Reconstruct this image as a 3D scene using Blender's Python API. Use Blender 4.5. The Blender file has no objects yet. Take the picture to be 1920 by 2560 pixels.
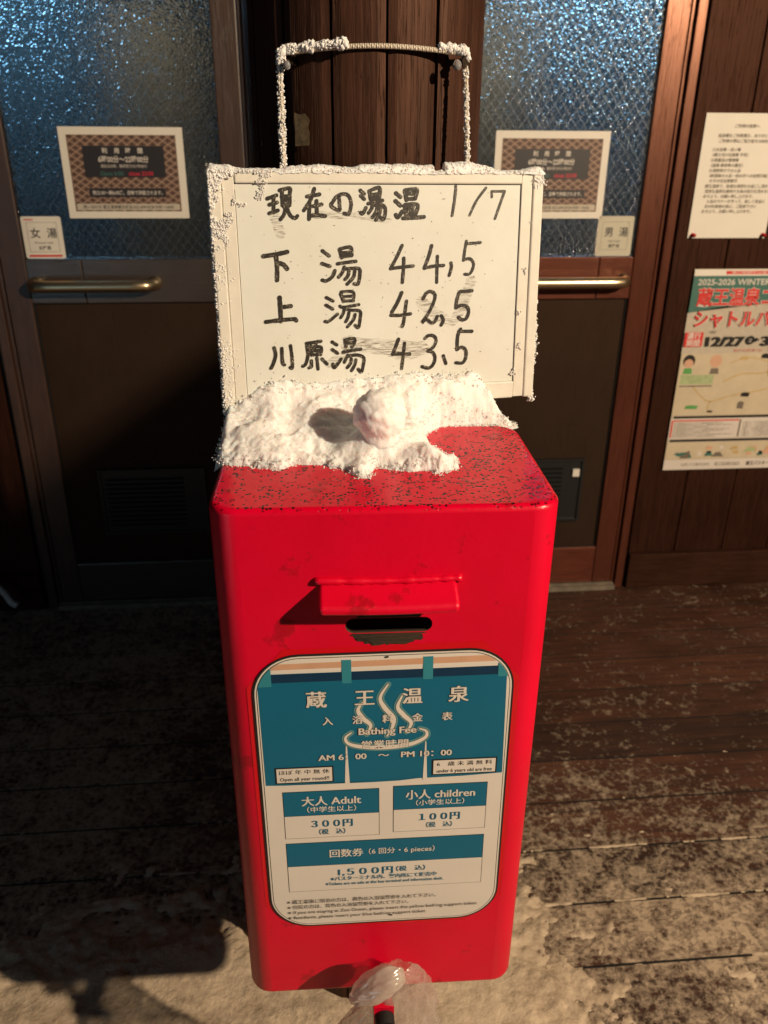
import bpy, bmesh, math, random
import numpy as np
from mathutils import Vector, Matrix

# ------------------------------------------------------------------ camera, world, lights
scene = bpy.context.scene
COL = scene.collection
H = 1.3435
cam = bpy.data.cameras.new('camera')
camo = bpy.data.objects.new('camera', cam); COL.objects.link(camo)
MR = Matrix(((0.996373542607927, -0.0847708359119875, 0.00732591084522328),
             (0.029290521132562294, 0.4225576945951014, 0.9058626055369854),
             (0.07988635029034806, 0.9023629536485062, -0.42350828908066473)))
r_, u_, f_ = [Vector(MR[i]) for i in range(3)]
mw = Matrix((r_, u_, -f_)).transposed().to_4x4(); mw.translation = (0, 0, H)
camo.matrix_world = mw
cam.sensor_fit = 'VERTICAL'; cam.sensor_height = 36; cam.lens = 2048.0 / 2560 * 36
cam.clip_start = 0.01; cam.clip_end = 100
cam.dof.use_dof = True; cam.dof.focus_distance = 0.82; cam.dof.aperture_fstop = 8.2
scene.camera = camo

world = bpy.data.worlds.new('World'); scene.world = world; world.use_nodes = True
bg = world.node_tree.nodes['Background']
bg.inputs['Color'].default_value = (0.62, 0.74, 1.0, 1); bg.inputs['Strength'].default_value = 0.016

def lamp(name, kind, loc, energy, color, size=0.03, target=None):
    l = bpy.data.lights.new(name, kind); l.energy = energy; l.color = color
    if kind in ('POINT', 'SPOT'): l.shadow_soft_size = size
    o = bpy.data.objects.new(name, l); COL.objects.link(o); o.location = loc
    if target is not None:
        o.rotation_euler = (Vector(target) - Vector(loc)).to_track_quat('-Z', 'Y').to_euler()
    return o
lamp('porch_bulb', 'POINT', (2.15, -1.0, 2.45), 590, (1.0, 0.785, 0.545), 0.030)
cool_fill = lamp('cool_left_fill', 'AREA', (-1.75, -1.1, 0.85), 3.2, (0.50, 0.82, 1.0), target=(-0.3, 1.6, 1.0))  # unseen cool light added at the left front for the bluish sheen
cool_fill.data.shape = 'RECTANGLE'; cool_fill.data.size = 0.7; cool_fill.data.size_y = 1.1
lamp('left_room_fill', 'POINT', (-0.50, 2.46, 1.9), 3.2, (1.0, 0.82, 0.62), 0.05)  # added warm fill, brightens what shows through the left glass
lamp('right_room_fill', 'POINT', (0.50, 2.46, 1.9), 3.6, (1.0, 0.86, 0.70), 0.05)  # the same added fill behind the right glass

vs = scene.view_settings
vs.view_transform = 'Standard'; vs.look = 'None'; vs.exposure = 0.14; vs.gamma = 1.0
cy = scene.cycles
cy.use_denoising = True; cy.caustics_reflective = False; cy.caustics_refractive = False
cy.sample_clamp_indirect = 4.0; cy.max_bounces = 10; cy.transmission_bounces = 10; cy.transparent_max_bounces = 12

# ------------------------------------------------------------------ materials
class NT:
    def __init__(s, name):
        s.m = bpy.data.materials.new(name); s.m.use_nodes = True
        s.t = s.m.node_tree; s.n = s.t.nodes
        s.b = s.n['Principled BSDF']; s.out = s.n['Material Output']
    def new(s, typ, **kw):
        n = s.n.new(typ)
        for k, v in kw.items():
            if k in n.inputs: n.inputs[k].default_value = v
            else: setattr(n, k, v)
        return n
    def link(s, a, b): s.t.links.new(a, b)
    def coord(s, scale=(1, 1, 1), rot=(0, 0, 0)):
        c = s.new('ShaderNodeTexCoord'); m = s.new('ShaderNodeMapping')
        m.inputs['Scale'].default_value = scale; m.inputs['Rotation'].default_value = rot
        s.link(c.outputs['Object'], m.inputs['Vector']); return m.outputs['Vector']
    def noise(s, vec, scale, detail=4, rough=0.55, dist=0.0):
        n = s.new('ShaderNodeTexNoise', Scale=scale, Detail=detail, Roughness=rough, Distortion=dist)
        s.link(vec, n.inputs['Vector']); return n.outputs['Fac']
    def ramp(s, fac, stops):
        r = s.new('ShaderNodeValToRGB'); e = r.color_ramp.elements
        while len(e) < len(stops): e.new(0.5)
        for i, (p, c) in enumerate(stops):
            e[i].position = p; e[i].color = (c, c, c, 1) if isinstance(c, (int, float)) else (*c, 1)
        s.link(fac, r.inputs['Fac']); return r.outputs['Color']
    def mix(s, fac, a, b, mode='MIX'):
        m = s.new('ShaderNodeMix', data_type='RGBA', blend_type=mode)
        for sock, v in ((m.inputs[0], fac), (m.inputs[6], a), (m.inputs[7], b)):
            if hasattr(v, 'node'): s.link(v, sock)
            elif isinstance(v, (int, float)): sock.default_value = v if sock.type == 'VALUE' else (v, v, v, 1)
            else: sock.default_value = (*v, 1)
        return m.outputs[2]
    def math(s, op, a, b=0.0, c=0.0):
        m = s.new('ShaderNodeMath', operation=op)
        for i, v in enumerate((a, b, c)):
            if hasattr(v, 'node'): s.link(v, m.inputs[i])
            else: m.inputs[i].default_value = v
        return m.outputs[0]
    def sep(s, vec):
        n = s.new('ShaderNodeSeparateXYZ'); s.link(vec, n.inputs[0]); return n.outputs
    def bump(s, h, dist=0.001, strength=1.0, normal=None):
        b = s.new('ShaderNodeBump', Strength=strength, Distance=dist)
        s.link(h, b.inputs['Height'])
        if normal is not None: s.link(normal, b.inputs['Normal'])
        return b.outputs['Normal']
    def set(s, **kw):
        for k, v in kw.items():
            i = s.b.inputs[k.replace('_', ' ')]
            if hasattr(v, 'node'): s.link(v, i)
            elif isinstance(v, tuple): i.default_value = (*v, 1) if len(v) == 3 else v
            else: i.default_value = v
        return s

def flat(name, col, rough=0.55, var=0.12, scale=60, **kw):
    t = NT(name); v = t.coord()
    n = t.noise(v, scale, 5)
    c = t.mix(t.ramp(n, [(0.3, 1 - var), (0.7, 1.0)]), (0, 0, 0), col)
    t.set(Base_Color=c, Roughness=rough, **kw); return t.m

def wood(name, dark, light, axis='Z', scale=1.0, rough=0.55, bump=0.0006, spec=0.4, seam=None, var=0.5, tint=None):
    t = NT(name)
    s = {'Z': (26, 26, 1.6), 'X': (1.6, 26, 26), 'Y': (26, 1.6, 26)}[axis]
    v = t.coord(tuple(k * scale for k in s))
    g = t.noise(v, 4, 7, 0.62, 0.6)
    vf = t.coord(tuple(k * scale * 3.2 for k in s))
    g2 = t.noise(vf, 5, 4, 0.6)
    big = t.noise(t.coord((3, 3, 3)), 2.2, 3)
    f = t.math('ADD', t.math('MULTIPLY', g, 0.75), t.math('MULTIPLY', g2, 0.3))
    c = t.mix(t.ramp(f, [(0.34, 0.0), (0.72, 1.0)]), dark, light)
    ck = t.noise(t.coord(tuple((k * 1.7 if k > 5 else k * 0.55) * scale for k in s)), 4, 3, 0.5, 0.3)
    crack = t.ramp(t.math('ABSOLUTE', t.math('SUBTRACT', ck, 0.5)), [(0.0, 1.0), (0.012, 0.0)])
    c = t.mix(t.math('MULTIPLY', crack, 0.75), c, tuple(k * 0.2 for k in dark))
    f = t.math('SUBTRACT', f, t.math('MULTIPLY', crack, 0.5))
    c = t.mix(var, c, t.mix(1.0, c, t.ramp(big, [(0.3, 0.45), (0.7, 1.25)]), 'MULTIPLY'))
    t.set(Base_Color=c, Roughness=rough, Normal=t.bump(f, bump, 0.9))
    t.b.inputs['Specular IOR Level'].default_value = spec
    if tint: t.b.inputs['Specular Tint'].default_value = (*tint, 1)
    return t.m

M = {}
M['pillar'] = wood('stained_pillar_wood', (0.016, 0.007, 0.0045), (0.066, 0.027, 0.0165), 'Z', 1.5, 0.55, 0.0010, 0.3, tint=(1.0, 0.6, 0.45))
M['wall'] = wood('brown_plank_wood', (0.014, 0.0052, 0.0036), (0.036, 0.0130, 0.0080), 'Z', 1.0, 0.55, 0.0008, 0.28, tint=(1.0, 0.5, 0.34))
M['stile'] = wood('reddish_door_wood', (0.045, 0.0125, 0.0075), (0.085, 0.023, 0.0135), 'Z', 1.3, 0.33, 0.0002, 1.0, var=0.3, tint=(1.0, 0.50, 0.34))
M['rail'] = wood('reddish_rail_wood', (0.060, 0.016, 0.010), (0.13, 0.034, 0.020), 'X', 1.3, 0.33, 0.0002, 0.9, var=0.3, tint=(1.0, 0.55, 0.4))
M['stile_shaded'] = wood('shaded_door_wood', (0.035, 0.017, 0.011), (0.075, 0.034, 0.021), 'Z', 1.3, 0.42, 0.0002, 0.7, var=0.3)  # darker copy of the reddish stile wood, the left door's dim light in its colour
M['rail_shaded'] = wood('shaded_rail_wood', (0.026, 0.018, 0.014), (0.055, 0.036, 0.027), 'X', 1.3, 0.34, 0.0002, 1.0, var=0.3)  # greyer copy of the rail wood, cool reflection put into the colour
M['panel'] = wood('dark_door_panel', (0.026, 0.0160, 0.0110), (0.034, 0.0205, 0.0140), 'Z', 2.2, 0.5, 0.0001, 0.18, var=0.2, tint=(1.0, 0.6, 0.4))
M['jamb'] = wood('dark_jamb_wood', (0.022, 0.011, 0.008), (0.048, 0.022, 0.016), 'Z', 1.2, 0.5, 0.0003, 0.4)
M['black'] = flat('black_rubber', (0.006, 0.006, 0.006), 0.6)
M['vent'] = flat('black_vent_metal', (0.010, 0.011, 0.011), 0.4)
M['alu'] = flat('worn_aluminium_sill', (0.24, 0.20, 0.15), 0.5, 0.5, 30)
M['paper'] = flat('white_paper', (0.72, 0.68, 0.60), 0.6, 0.05, 15)
M['oldpaper'] = flat('aged_paper', (0.50, 0.47, 0.37), 0.6, 0.05, 15)
M['cream'] = flat('printed_cream', (0.66, 0.60, 0.54), 0.35, 0.06, 12)
M['ink'] = flat('black_ink', (0.012, 0.011, 0.011), 0.5)
M['lineink'] = flat('brown_outline_print', (0.10, 0.075, 0.055), 0.4)
M['greyink'] = flat('grey_ink', (0.16, 0.13, 0.10), 0.6)
M['redink'] = flat('red_ink', (0.62, 0.03, 0.025), 0.5)
M['pinkink'] = flat('crimson_ink', (0.55, 0.02, 0.05), 0.5)
M['teal'] = flat('teal_print', (0.003, 0.115, 0.205), 0.35, 0.06, 20)
M['dteal'] = flat('dark_teal_print', (0.003, 0.030, 0.075), 0.35)
M['ltab'] = flat('light_teal_print', (0.030, 0.22, 0.28), 0.35)
M['peach'] = flat('peach_print', (0.58, 0.33, 0.21), 0.4, 0.15, 40)
M['glow'] = flat('pale_teal_outline', (0.10, 0.25, 0.27), 0.35)
M['beige'] = flat('beige_print', (0.52, 0.46, 0.37), 0.35)
M['brownprint'] = flat('dark_brown_print', (0.020, 0.017, 0.020), 0.5)
M['postergreen'] = flat('dull_green_print', (0.05, 0.15, 0.12), 0.5)
M['green'] = flat('green_print', (0.10, 0.33, 0.09), 0.5)
M['lgreen'] = flat('pale_green_print', (0.42, 0.50, 0.26), 0.5, 0.3, 90)
M['tan'] = flat('tan_print', (0.58, 0.49, 0.35), 0.5, 0.12, 30)
M['skin'] = flat('skin_print', (0.62, 0.36, 0.24), 0.5)
M['gold'] = flat('ochre_print', (0.52, 0.36, 0.14), 0.5)
M['pin'] = flat('red_pin_plastic', (0.5, 0.02, 0.02), 0.3)
M['bolt'] = flat('rusty_bolt_steel', (0.05, 0.035, 0.025), 0.4, Metallic=0.8)
M['bare'] = wood('bare_board', (0.020, 0.012, 0.007), (0.055, 0.034, 0.018), 'X', 3, 0.7, 0.0004)
M['hose'] = flat('grey_hose_rubber', (0.55, 0.55, 0.55), 0.5)
M['wrap'] = flat('frame_white_plastic', (0.65, 0.63, 0.56), 0.45, 0.1, 60)
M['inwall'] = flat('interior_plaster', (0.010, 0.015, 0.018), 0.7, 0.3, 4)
M['slab'] = flat('pale_glow_slab', (0.62, 0.46, 0.34), 0.6, 0.15, 6)
M['gasket'] = flat('black_gasket', (0.008, 0.007, 0.007), 0.5)

def emis(name, col, st):
    t = NT(name); t.set(Base_Color=(0.8, 0.8, 0.8)); t.b.inputs['Emission Color'].default_value = (*col, 1)
    t.b.inputs['Emission Strength'].default_value = st; return t.m
M['tube'] = emis('cold_fluorescent_tube', (0.42, 0.72, 1.0), 95)

# red paint -------------------------------------------------------
def red_paint():
    t = NT('glossy_red_paint'); v = t.coord()
    big = t.noise(v, 7, 4); fine = t.noise(v, 150, 3); mid = t.noise(v, 38, 4)
    col = t.mix(t.ramp(big, [(0.3, 0.0), (0.75, 1.0)]), (0.55, 0.0004, 0.019), (0.66, 0.0006, 0.028))
    # weathered patches of blistered paint
    pw = t.noise(v, 26, 5, 0.6); patch = t.ramp(pw, [(0.615, 0.0), (0.67, 1.0)])
    col = t.mix(t.math('MULTIPLY', patch, 0.55), col, (0.22, 0.004, 0.006))
    # pitted top: small dark chips, only on the lid
    x, y, z = t.sep(v)
    top = t.ramp(t.math('SUBTRACT', z, 0.6025), [(0.0, 0.0), (0.003, 1.0)])
    reg = t.noise(v, 9, 4, 0.65)
    vw = t.new('ShaderNodeVectorMath', operation='ADD'); nz = t.new('ShaderNodeTexNoise', Scale=420.0, Detail=2.0); t.link(v, nz.inputs['Vector'])
    vsc = t.new('ShaderNodeVectorMath', operation='SCALE', Scale=0.0022); t.link(nz.outputs['Color'], vsc.inputs[0]); t.link(v, vw.inputs[0]); t.link(vsc.outputs[0], vw.inputs[1])
    vo = t.new('ShaderNodeTexVoronoi', Scale=310.0, Randomness=1.0); t.link(vw.outputs[0], vo.inputs['Vector'])
    cellr = t.sep(vo.outputs['Color'])[0]
    thr = t.math('ADD', cellr, t.math('MULTIPLY', t.math('SUBTRACT', reg, 0.5), 2.7))
    chip = t.math('MULTIPLY', t.ramp(thr, [(0.70, 0.0), (0.72, 1.0)]), t.ramp(vo.outputs['Distance'], [(0.40, 1.0), (0.48, 0.0)]))
    vb = t.new('ShaderNodeTexVoronoi', Scale=135.0, Randomness=1.0); t.link(vw.outputs[0], vb.inputs['Vector'])
    big_ = t.math('MULTIPLY', t.ramp(t.math('ADD', t.sep(vb.outputs['Color'])[1], t.math('MULTIPLY', t.math('SUBTRACT', reg, 0.5), 1.2)), [(0.80, 0.0), (0.82, 1.0)]), t.ramp(vb.outputs['Distance'], [(0.22, 1.0), (0.28, 0.0)]))
    chip = t.math('MAXIMUM', chip, big_)
    chip = t.math('MULTIPLY', chip, top)
    col = t.mix(chip, col, (0.018, 0.004, 0.005))
    wet = t.math('MULTIPLY', top, 1.0)
    ho = t.math('ADD', t.math('MULTIPLY', mid, 0.8), t.math('MULTIPLY', fine, t.math('ADD', 0.22, t.math('MULTIPLY', top, 0.30))))
    ho = t.math('SUBTRACT', ho, t.math('MULTIPLY', chip, 0.5))
    ho = t.math('ADD', ho, t.math('MULTIPLY', t.math('MULTIPLY', patch, fine), 0.6))
    t.set(Base_Color=col, Roughness=t.math('SUBTRACT', 0.36, t.math('MULTIPLY', top, 0.16)), Normal=t.bump(ho, 0.0011, 0.55))
    t.link(t.math('SUBTRACT', 0.40, t.math('MULTIPLY', top, 0.30)), t.b.inputs['Specular IOR Level'])
    return t.m
M['red'] = red_paint()

def snow_mat(name, a, scale=900, sss=0.0):
    t = NT(name); v = t.coord()
    n = t.noise(v, scale, 3, 0.7); n2 = t.noise(v, scale * 0.22, 4, 0.6)
    c = t.mix(t.ramp(n2, [(0.3, 0.0), (0.7, 1.0)]), tuple(k * 0.88 for k in a), a)
    h = t.math('ADD', n, t.math('MULTIPLY', n2, 1.5))
    t.set(Base_Color=c, Roughness=0.72, Normal=t.bump(h, 0.0011, 0.6))
    t.b.inputs['Specular IOR Level'].default_value = 0.3
    if sss:
        t.b.inputs['Subsurface Weight'].default_value = sss
        t.b.inputs['Subsurface Radius'].default_value = (0.013, 0.009, 0.0075)
        t.b.inputs['Subsurface Scale'].default_value = 1.0
    return t.m
M['snow'] = snow_mat('granular_snow', (0.90, 0.87, 0.86), 760, 0.8)
M['gsnow'] = snow_mat('trodden_snow', (0.56, 0.445, 0.32), 330, 0.0)
def trodden(t):                                    # grey slush and grit worked into the packed snow
    v = t.coord(); a = t.noise(v, 7, 6, 0.68, 0.5); b = t.noise(v, 55, 5, 0.7)
    old = t.b.inputs['Base Color'].links[0].from_socket
    f = t.math('ADD', t.math('MULTIPLY', a, 0.7), t.math('MULTIPLY', b, 0.5))
    c = t.mix(t.ramp(f, [(0.56, 0.0), (0.74, 0.75)]), old, (0.24, 0.175, 0.12))
    t.link(c, t.b.inputs['Base Color'])
    t.link(t.bump(t.math('ADD', b, t.math('MULTIPLY', t.noise(v, 160, 3, 0.7), 0.6)), 0.004, 0.8), t.b.inputs['Normal'])
class _W(NT):
    def __init__(s, m): s.m = m; s.t = m.node_tree; s.n = s.t.nodes; s.b = s.n['Principled BSDF']; s.out = s.n['Material Output']
trodden(_W(M['gsnow']))
M['frost'] = snow_mat('hoar_frost', (0.84, 0.83, 0.82), 1400, 0.0)

def deck_mat():
    t = NT('wet_deck_wood')
    v = t.coord((1.4, 22, 22)); g = t.noise(v, 4, 7, 0.62, 0.8)
    vo = t.coord(); big = t.noise(vo, 5, 4)
    c = t.mix(t.ramp(g, [(0.35, 0.0), (0.7, 1.0)]), (0.034, 0.0125, 0.0068), (0.105, 0.038, 0.019))
    c = t.mix(0.8, c, t.mix(1.0, c, t.ramp(big, [(0.3, 0.5), (0.7, 1.2)]), 'MULTIPLY'))
    bid = t.math('FLOOR', t.math('DIVIDE', t.math('SUBTRACT', t.sep(vo)[1], 0.94), 0.1297))
    wn = t.new('ShaderNodeTexWhiteNoise', noise_dimensions='1D'); t.link(bid, wn.inputs['W'])
    c = t.mix(1.0, c, t.ramp(wn.outputs['Value'], [(0.0, 0.55), (1.0, 1.25)]), 'MULTIPLY')
    # thin trodden snow frozen onto the boards: dense near the box, thinning towards the doors
    x, y, z = t.sep(vo)
    near = t.math('MULTIPLY', t.ramp(t.math('SUBTRACT', 1.0, t.math('MULTIPLY', t.math('SUBTRACT', y, 0.85), 1.25)), [(0.0, 0.0), (0.75, 1.0)]),
                  t.ramp(t.math('MULTIPLY', t.math('ABSOLUTE', t.math('SUBTRACT', x, 0.1)), 0.7), [(0.45, 1.0), (0.95, 0.25)]))
    lft = t.ramp(t.math('ADD', 0.5, t.math('MULTIPLY', x, 1.0)), [(0.05, 1.0), (0.5, 0.15)])
    dens = t.math('MAXIMUM', near, lft)
    d = t.noise(t.coord((1, 1.3, 1)), 20, 10, 0.74, 0.25); d2 = t.noise(vo, 120, 5, 0.72, 0.15); d3 = t.noise(vo, 4.5, 3, 0.5)
    v2 = t.new('ShaderNodeTexVoronoi', Scale=70.0); t.link(vo, v2.inputs['Vector'])
    k = t.math('ADD', t.math('MULTIPLY', d, 1.05), t.math('MULTIPLY', d2, 0.85))
    k = t.math('ADD', k, t.math('MULTIPLY', v2.outputs['Distance'], 0.30))
    k = t.math('ADD', k, t.math('MULTIPLY', d3, 0.45))
    k = t.math('ADD', k, t.math('MULTIPLY', dens, 0.36))
    dust = t.ramp(k, [(0.0, 0.0), (1.0, 1.0)])
    dust = t.ramp(t.math('SUBTRACT', k, 1.20), [(0.30, 0.0), (0.38, 0.28), (0.48, 0.62), (0.62, 0.95)])
    c = t.mix(dust, c, (0.46, 0.355, 0.25))
    t.set(Base_Color=c, Roughness=t.ramp(big, [(0.35, 0.5), (0.65, 0.75)]), Normal=t.bump(t.math('ADD', g, t.math('MULTIPLY', t.math('MULTIPLY', dust, k), 1.6)), 0.0016, 0.8)); return t.m
M['deck'] = deck_mat()

def whiteboard_mat():
    t = NT('enamel_whiteboard'); v = t.coord()
    n = t.noise(v, 14, 6, 0.65); n2 = t.noise(t.coord((40, 12, 12)), 6, 5, 0.7, 1.5)
    c = t.mix(t.ramp(n, [(0.35, 0.0), (0.7, 1.0)]), (0.60, 0.615, 0.565), (0.65, 0.67, 0.635))
    sm = t.math('MULTIPLY', t.ramp(n2, [(0.60, 0.0), (0.82, 0.5)]), t.ramp(t.noise(v, 9, 2), [(0.5, 0.0), (0.62, 1.0)]))
    c = t.mix(sm, c, (0.36, 0.33, 0.28))
    sp = t.ramp(t.noise(v, 230, 2), [(0.735, 0.0), (0.76, 0.8)])
    c = t.mix(sp, c, (0.12, 0.10, 0.08))
    t.set(Base_Color=c, Roughness=0.32, Normal=t.bump(t.noise(v, 80, 3), 0.0004, 0.25)); return t.m
M['board'] = whiteboard_mat()

def marker_mat():
    t = NT('dry_black_marker'); v = t.coord((60, 60, 60))
    n = t.noise(t.coord((300, 60, 300), (0, 0.6, 0)), 3, 4, 0.6); n2 = t.noise(v, 3.0, 4, 0.6)
    c = t.mix(t.ramp(n, [(0.42, 0.0), (0.75, 1.0)]), (0.006, 0.005, 0.004), (0.060, 0.048, 0.036))
    hole = t.math('MULTIPLY', t.ramp(n, [(0.54, 0.0), (0.60, 1.0)]), t.ramp(n2, [(0.50, 0.0), (0.57, 1.0)]))
    c = t.mix(t.math('MULTIPLY', hole, 0.85), c, (0.45, 0.40, 0.31))
    t.set(Base_Color=c, Roughness=0.4); return t.m
M['marker'] = marker_mat()

def smear_mat():
    t = NT('wiped_marker_smear'); v = t.coord((30, 30, 420))
    n = t.noise(v, 2.5, 4, 0.65)
    tr = t.new('ShaderNodeBsdfTransparent'); mx = t.new('ShaderNodeMixShader')
    t.set(Base_Color=(0.22, 0.18, 0.13), Roughness=0.6)
    f = t.math('MULTIPLY', t.ramp(n, [(0.46, 0.0), (0.70, 1.0)]), 0.75)
    t.link(f, mx.inputs[0]); t.link(tr.outputs[0], mx.inputs[1]); t.link(t.b.outputs[0], mx.inputs[2])
    t.link(mx.outputs[0], t.out.inputs['Surface']); return t.m
M['smear'] = smear_mat()

def glass_mat():
    t = NT('figured_wired_glass'); v = t.coord()
    vo = t.new('ShaderNodeTexVoronoi', Scale=205.0, Randomness=0.85); t.link(v, vo.inputs['Vector'])
    d = vo.outputs['Distance']
    h = t.math('MULTIPLY', d, d)
    h = t.math('ADD', h, t.math('MULTIPLY', t.noise(v, 42, 3, 0.5), 0.8))
    nrm = t.bump(h, 0.0017, 1.0)
    t.set(Base_Color=(0.62, 0.84, 0.95), Roughness=0.05, Normal=nrm)
    t.b.inputs['Transmission Weight'].default_value = 1.0; t.b.inputs['IOR'].default_value = 1.48
    # wire mesh laid in the glass, two diagonal families
    x, y, z = t.sep(v)
    def lines(a, b, p, w):
        q = t.math('ADD', t.math('MULTIPLY', x, a / p), t.math('MULTIPLY', z, b / p))
        fr = t.math('FRACT', q); return t.math('LESS_THAN', t.math('ABSOLUTE', t.math('SUBTRACT', fr, 0.5)), w)
    wire = t.math('MAXIMUM', lines(0.80, -0.60, 0.0185, 0.030), lines(0.80, 0.60, 0.0185, 0.030))
    w = t.new('ShaderNodeBsdfPrincipled'); w.inputs['Base Color'].default_value = (0.20, 0.21, 0.22, 1)
    w.inputs['Metallic'].default_value = 0.7; w.inputs['Roughness'].default_value = 0.4
    mx = t.new('ShaderNodeMixShader'); t.link(t.math('MULTIPLY', wire, 0.36), mx.inputs[0])
    t.link(t.b.outputs[0], mx.inputs[1]); t.link(w.outputs[0], mx.inputs[2])
    # frozen breath: pale patches of frost on the pane
    fz = t.math('MULTIPLY', t.ramp(t.noise(t.coord((1, 1, 1), (0, 0.7, 0)), 13, 6, 0.7, 0.8), [(0.60, 0.0), (0.74, 1.0)]),
                t.ramp(t.noise(v, 4.5, 2), [(0.48, 0.0), (0.6, 0.55)]))
    fr = t.new('ShaderNodeBsdfTranslucent'); fr.inputs[0].default_value = (0.75, 0.85, 0.95, 1)
    m2 = t.new('ShaderNodeMixShader'); t.link(fz, m2.inputs[0]); t.link(mx.outputs[0], m2.inputs[1]); t.link(fr.outputs[0], m2.inputs[2])
    t.link(m2.outputs[0], t.out.inputs['Surface']); return t.m
M['glass'] = glass_mat()

def brass():
    t = NT('polished_brass'); t.set(Base_Color=(0.62, 0.50, 0.32), Metallic=1.0, Roughness=0.32); return t.m
M['brass'] = brass()

def pattern_mat():
    t = NT('woven_lattice_print'); v = t.coord(); x, y, z = t.sep(v)
    p = 0.0248
    def tri(a):
        return t.math('ABSOLUTE', t.math('SUBTRACT', t.math('FRACT', a), 0.5))
    a = tri(t.math('ADD', t.math('MULTIPLY', x, 1 / p), t.math('MULTIPLY', z, 1.45 / p)))
    b = tri(t.math('SUBTRACT', t.math('MULTIPLY', x, 1 / p), t.math('MULTIPLY', z, 1.45 / p)))
    ln = t.math('LESS_THAN', t.math('MINIMUM', a, b), 0.055)
    dia = t.math('GREATER_THAN', t.math('MINIMUM', a, b), 0.34)
    c = t.mix(ln, (0.125, 0.068, 0.048), (0.40, 0.28, 0.21)); c = t.mix(dia, c, (0.04, 0.022, 0.02))
    t.set(Base_Color=c, Roughness=0.6); return t.m
M['lattice'] = pattern_mat()

def rope_mat():
    t = NT('braided_white_cord'); v = t.coord()
    w = t.new('ShaderNodeTexWave', Scale=140.0, Distortion=0.5); t.link(v, w.inputs['Vector'])
    w2 = t.new('ShaderNodeTexWave', Scale=140.0, Distortion=0.5, bands_direction='DIAGONAL'); t.link(v, w2.inputs['Vector'])
    h = t.math('MULTIPLY', w.outputs['Fac'], w2.outputs['Fac'])
    t.set(Base_Color=t.mix(h, (0.42, 0.36, 0.28), (0.78, 0.72, 0.62)), Roughness=0.6, Normal=t.bump(h, 0.0012, 0.9)); return t.m
M['cord'] = rope_mat()

def ice_mat():
    t = NT('clear_ice'); t.set(Base_Color=(0.95, 0.97, 1.0), Roughness=0.05, Subsurface_Weight=0.0)
    t.b.inputs['Transmission Weight'].default_value = 0.82; t.b.inputs['IOR'].default_value = 1.31; return t.m
M['ice'] = ice_mat()

def bag_mat(name='thin_clear_plastic', lo=0.38, hi=0.72):
    t = NT(name); v = t.coord()
    n = t.noise(v, 38, 4, 0.5, 1.0)
    gl = t.new('ShaderNodeBsdfGlossy', Roughness=0.16); tr = t.new('ShaderNodeBsdfTransparent')
    df = t.new('ShaderNodeBsdfTranslucent'); df.inputs[0].default_value = (0.80, 0.72, 0.64, 1)
    di = t.new('ShaderNodeBsdfDiffuse'); di.inputs[0].default_value = (0.72, 0.64, 0.56, 1)
    nr = t.bump(n, 0.0015, 0.7)
    for s_ in (gl, df, di): t.link(nr, s_.inputs['Normal'])
    a = t.new('ShaderNodeMixShader'); a.inputs[0].default_value = 0.55
    t.link(df.outputs[0], a.inputs[1]); t.link(di.outputs[0], a.inputs[2])
    b = t.new('ShaderNodeMixShader'); t.link(t.ramp(n, [(0.35, lo), (0.7, hi)]), b.inputs[0])
    t.link(tr.outputs[0], b.inputs[1]); t.link(a.outputs[0], b.inputs[2])
    c = t.new('ShaderNodeMixShader'); c.inputs[0].default_value = 0.13
    t.link(b.outputs[0], c.inputs[1]); t.link(gl.outputs[0], c.inputs[2])
    t.link(c.outputs[0], t.out.inputs['Surface']); return t.m
M['bag'] = bag_mat(); M['bagknot'] = bag_mat('gathered_plastic_film', 0.55, 0.88); M['bagclear'] = bag_mat('clearer_plastic_film', 0.24, 0.60)

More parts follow.
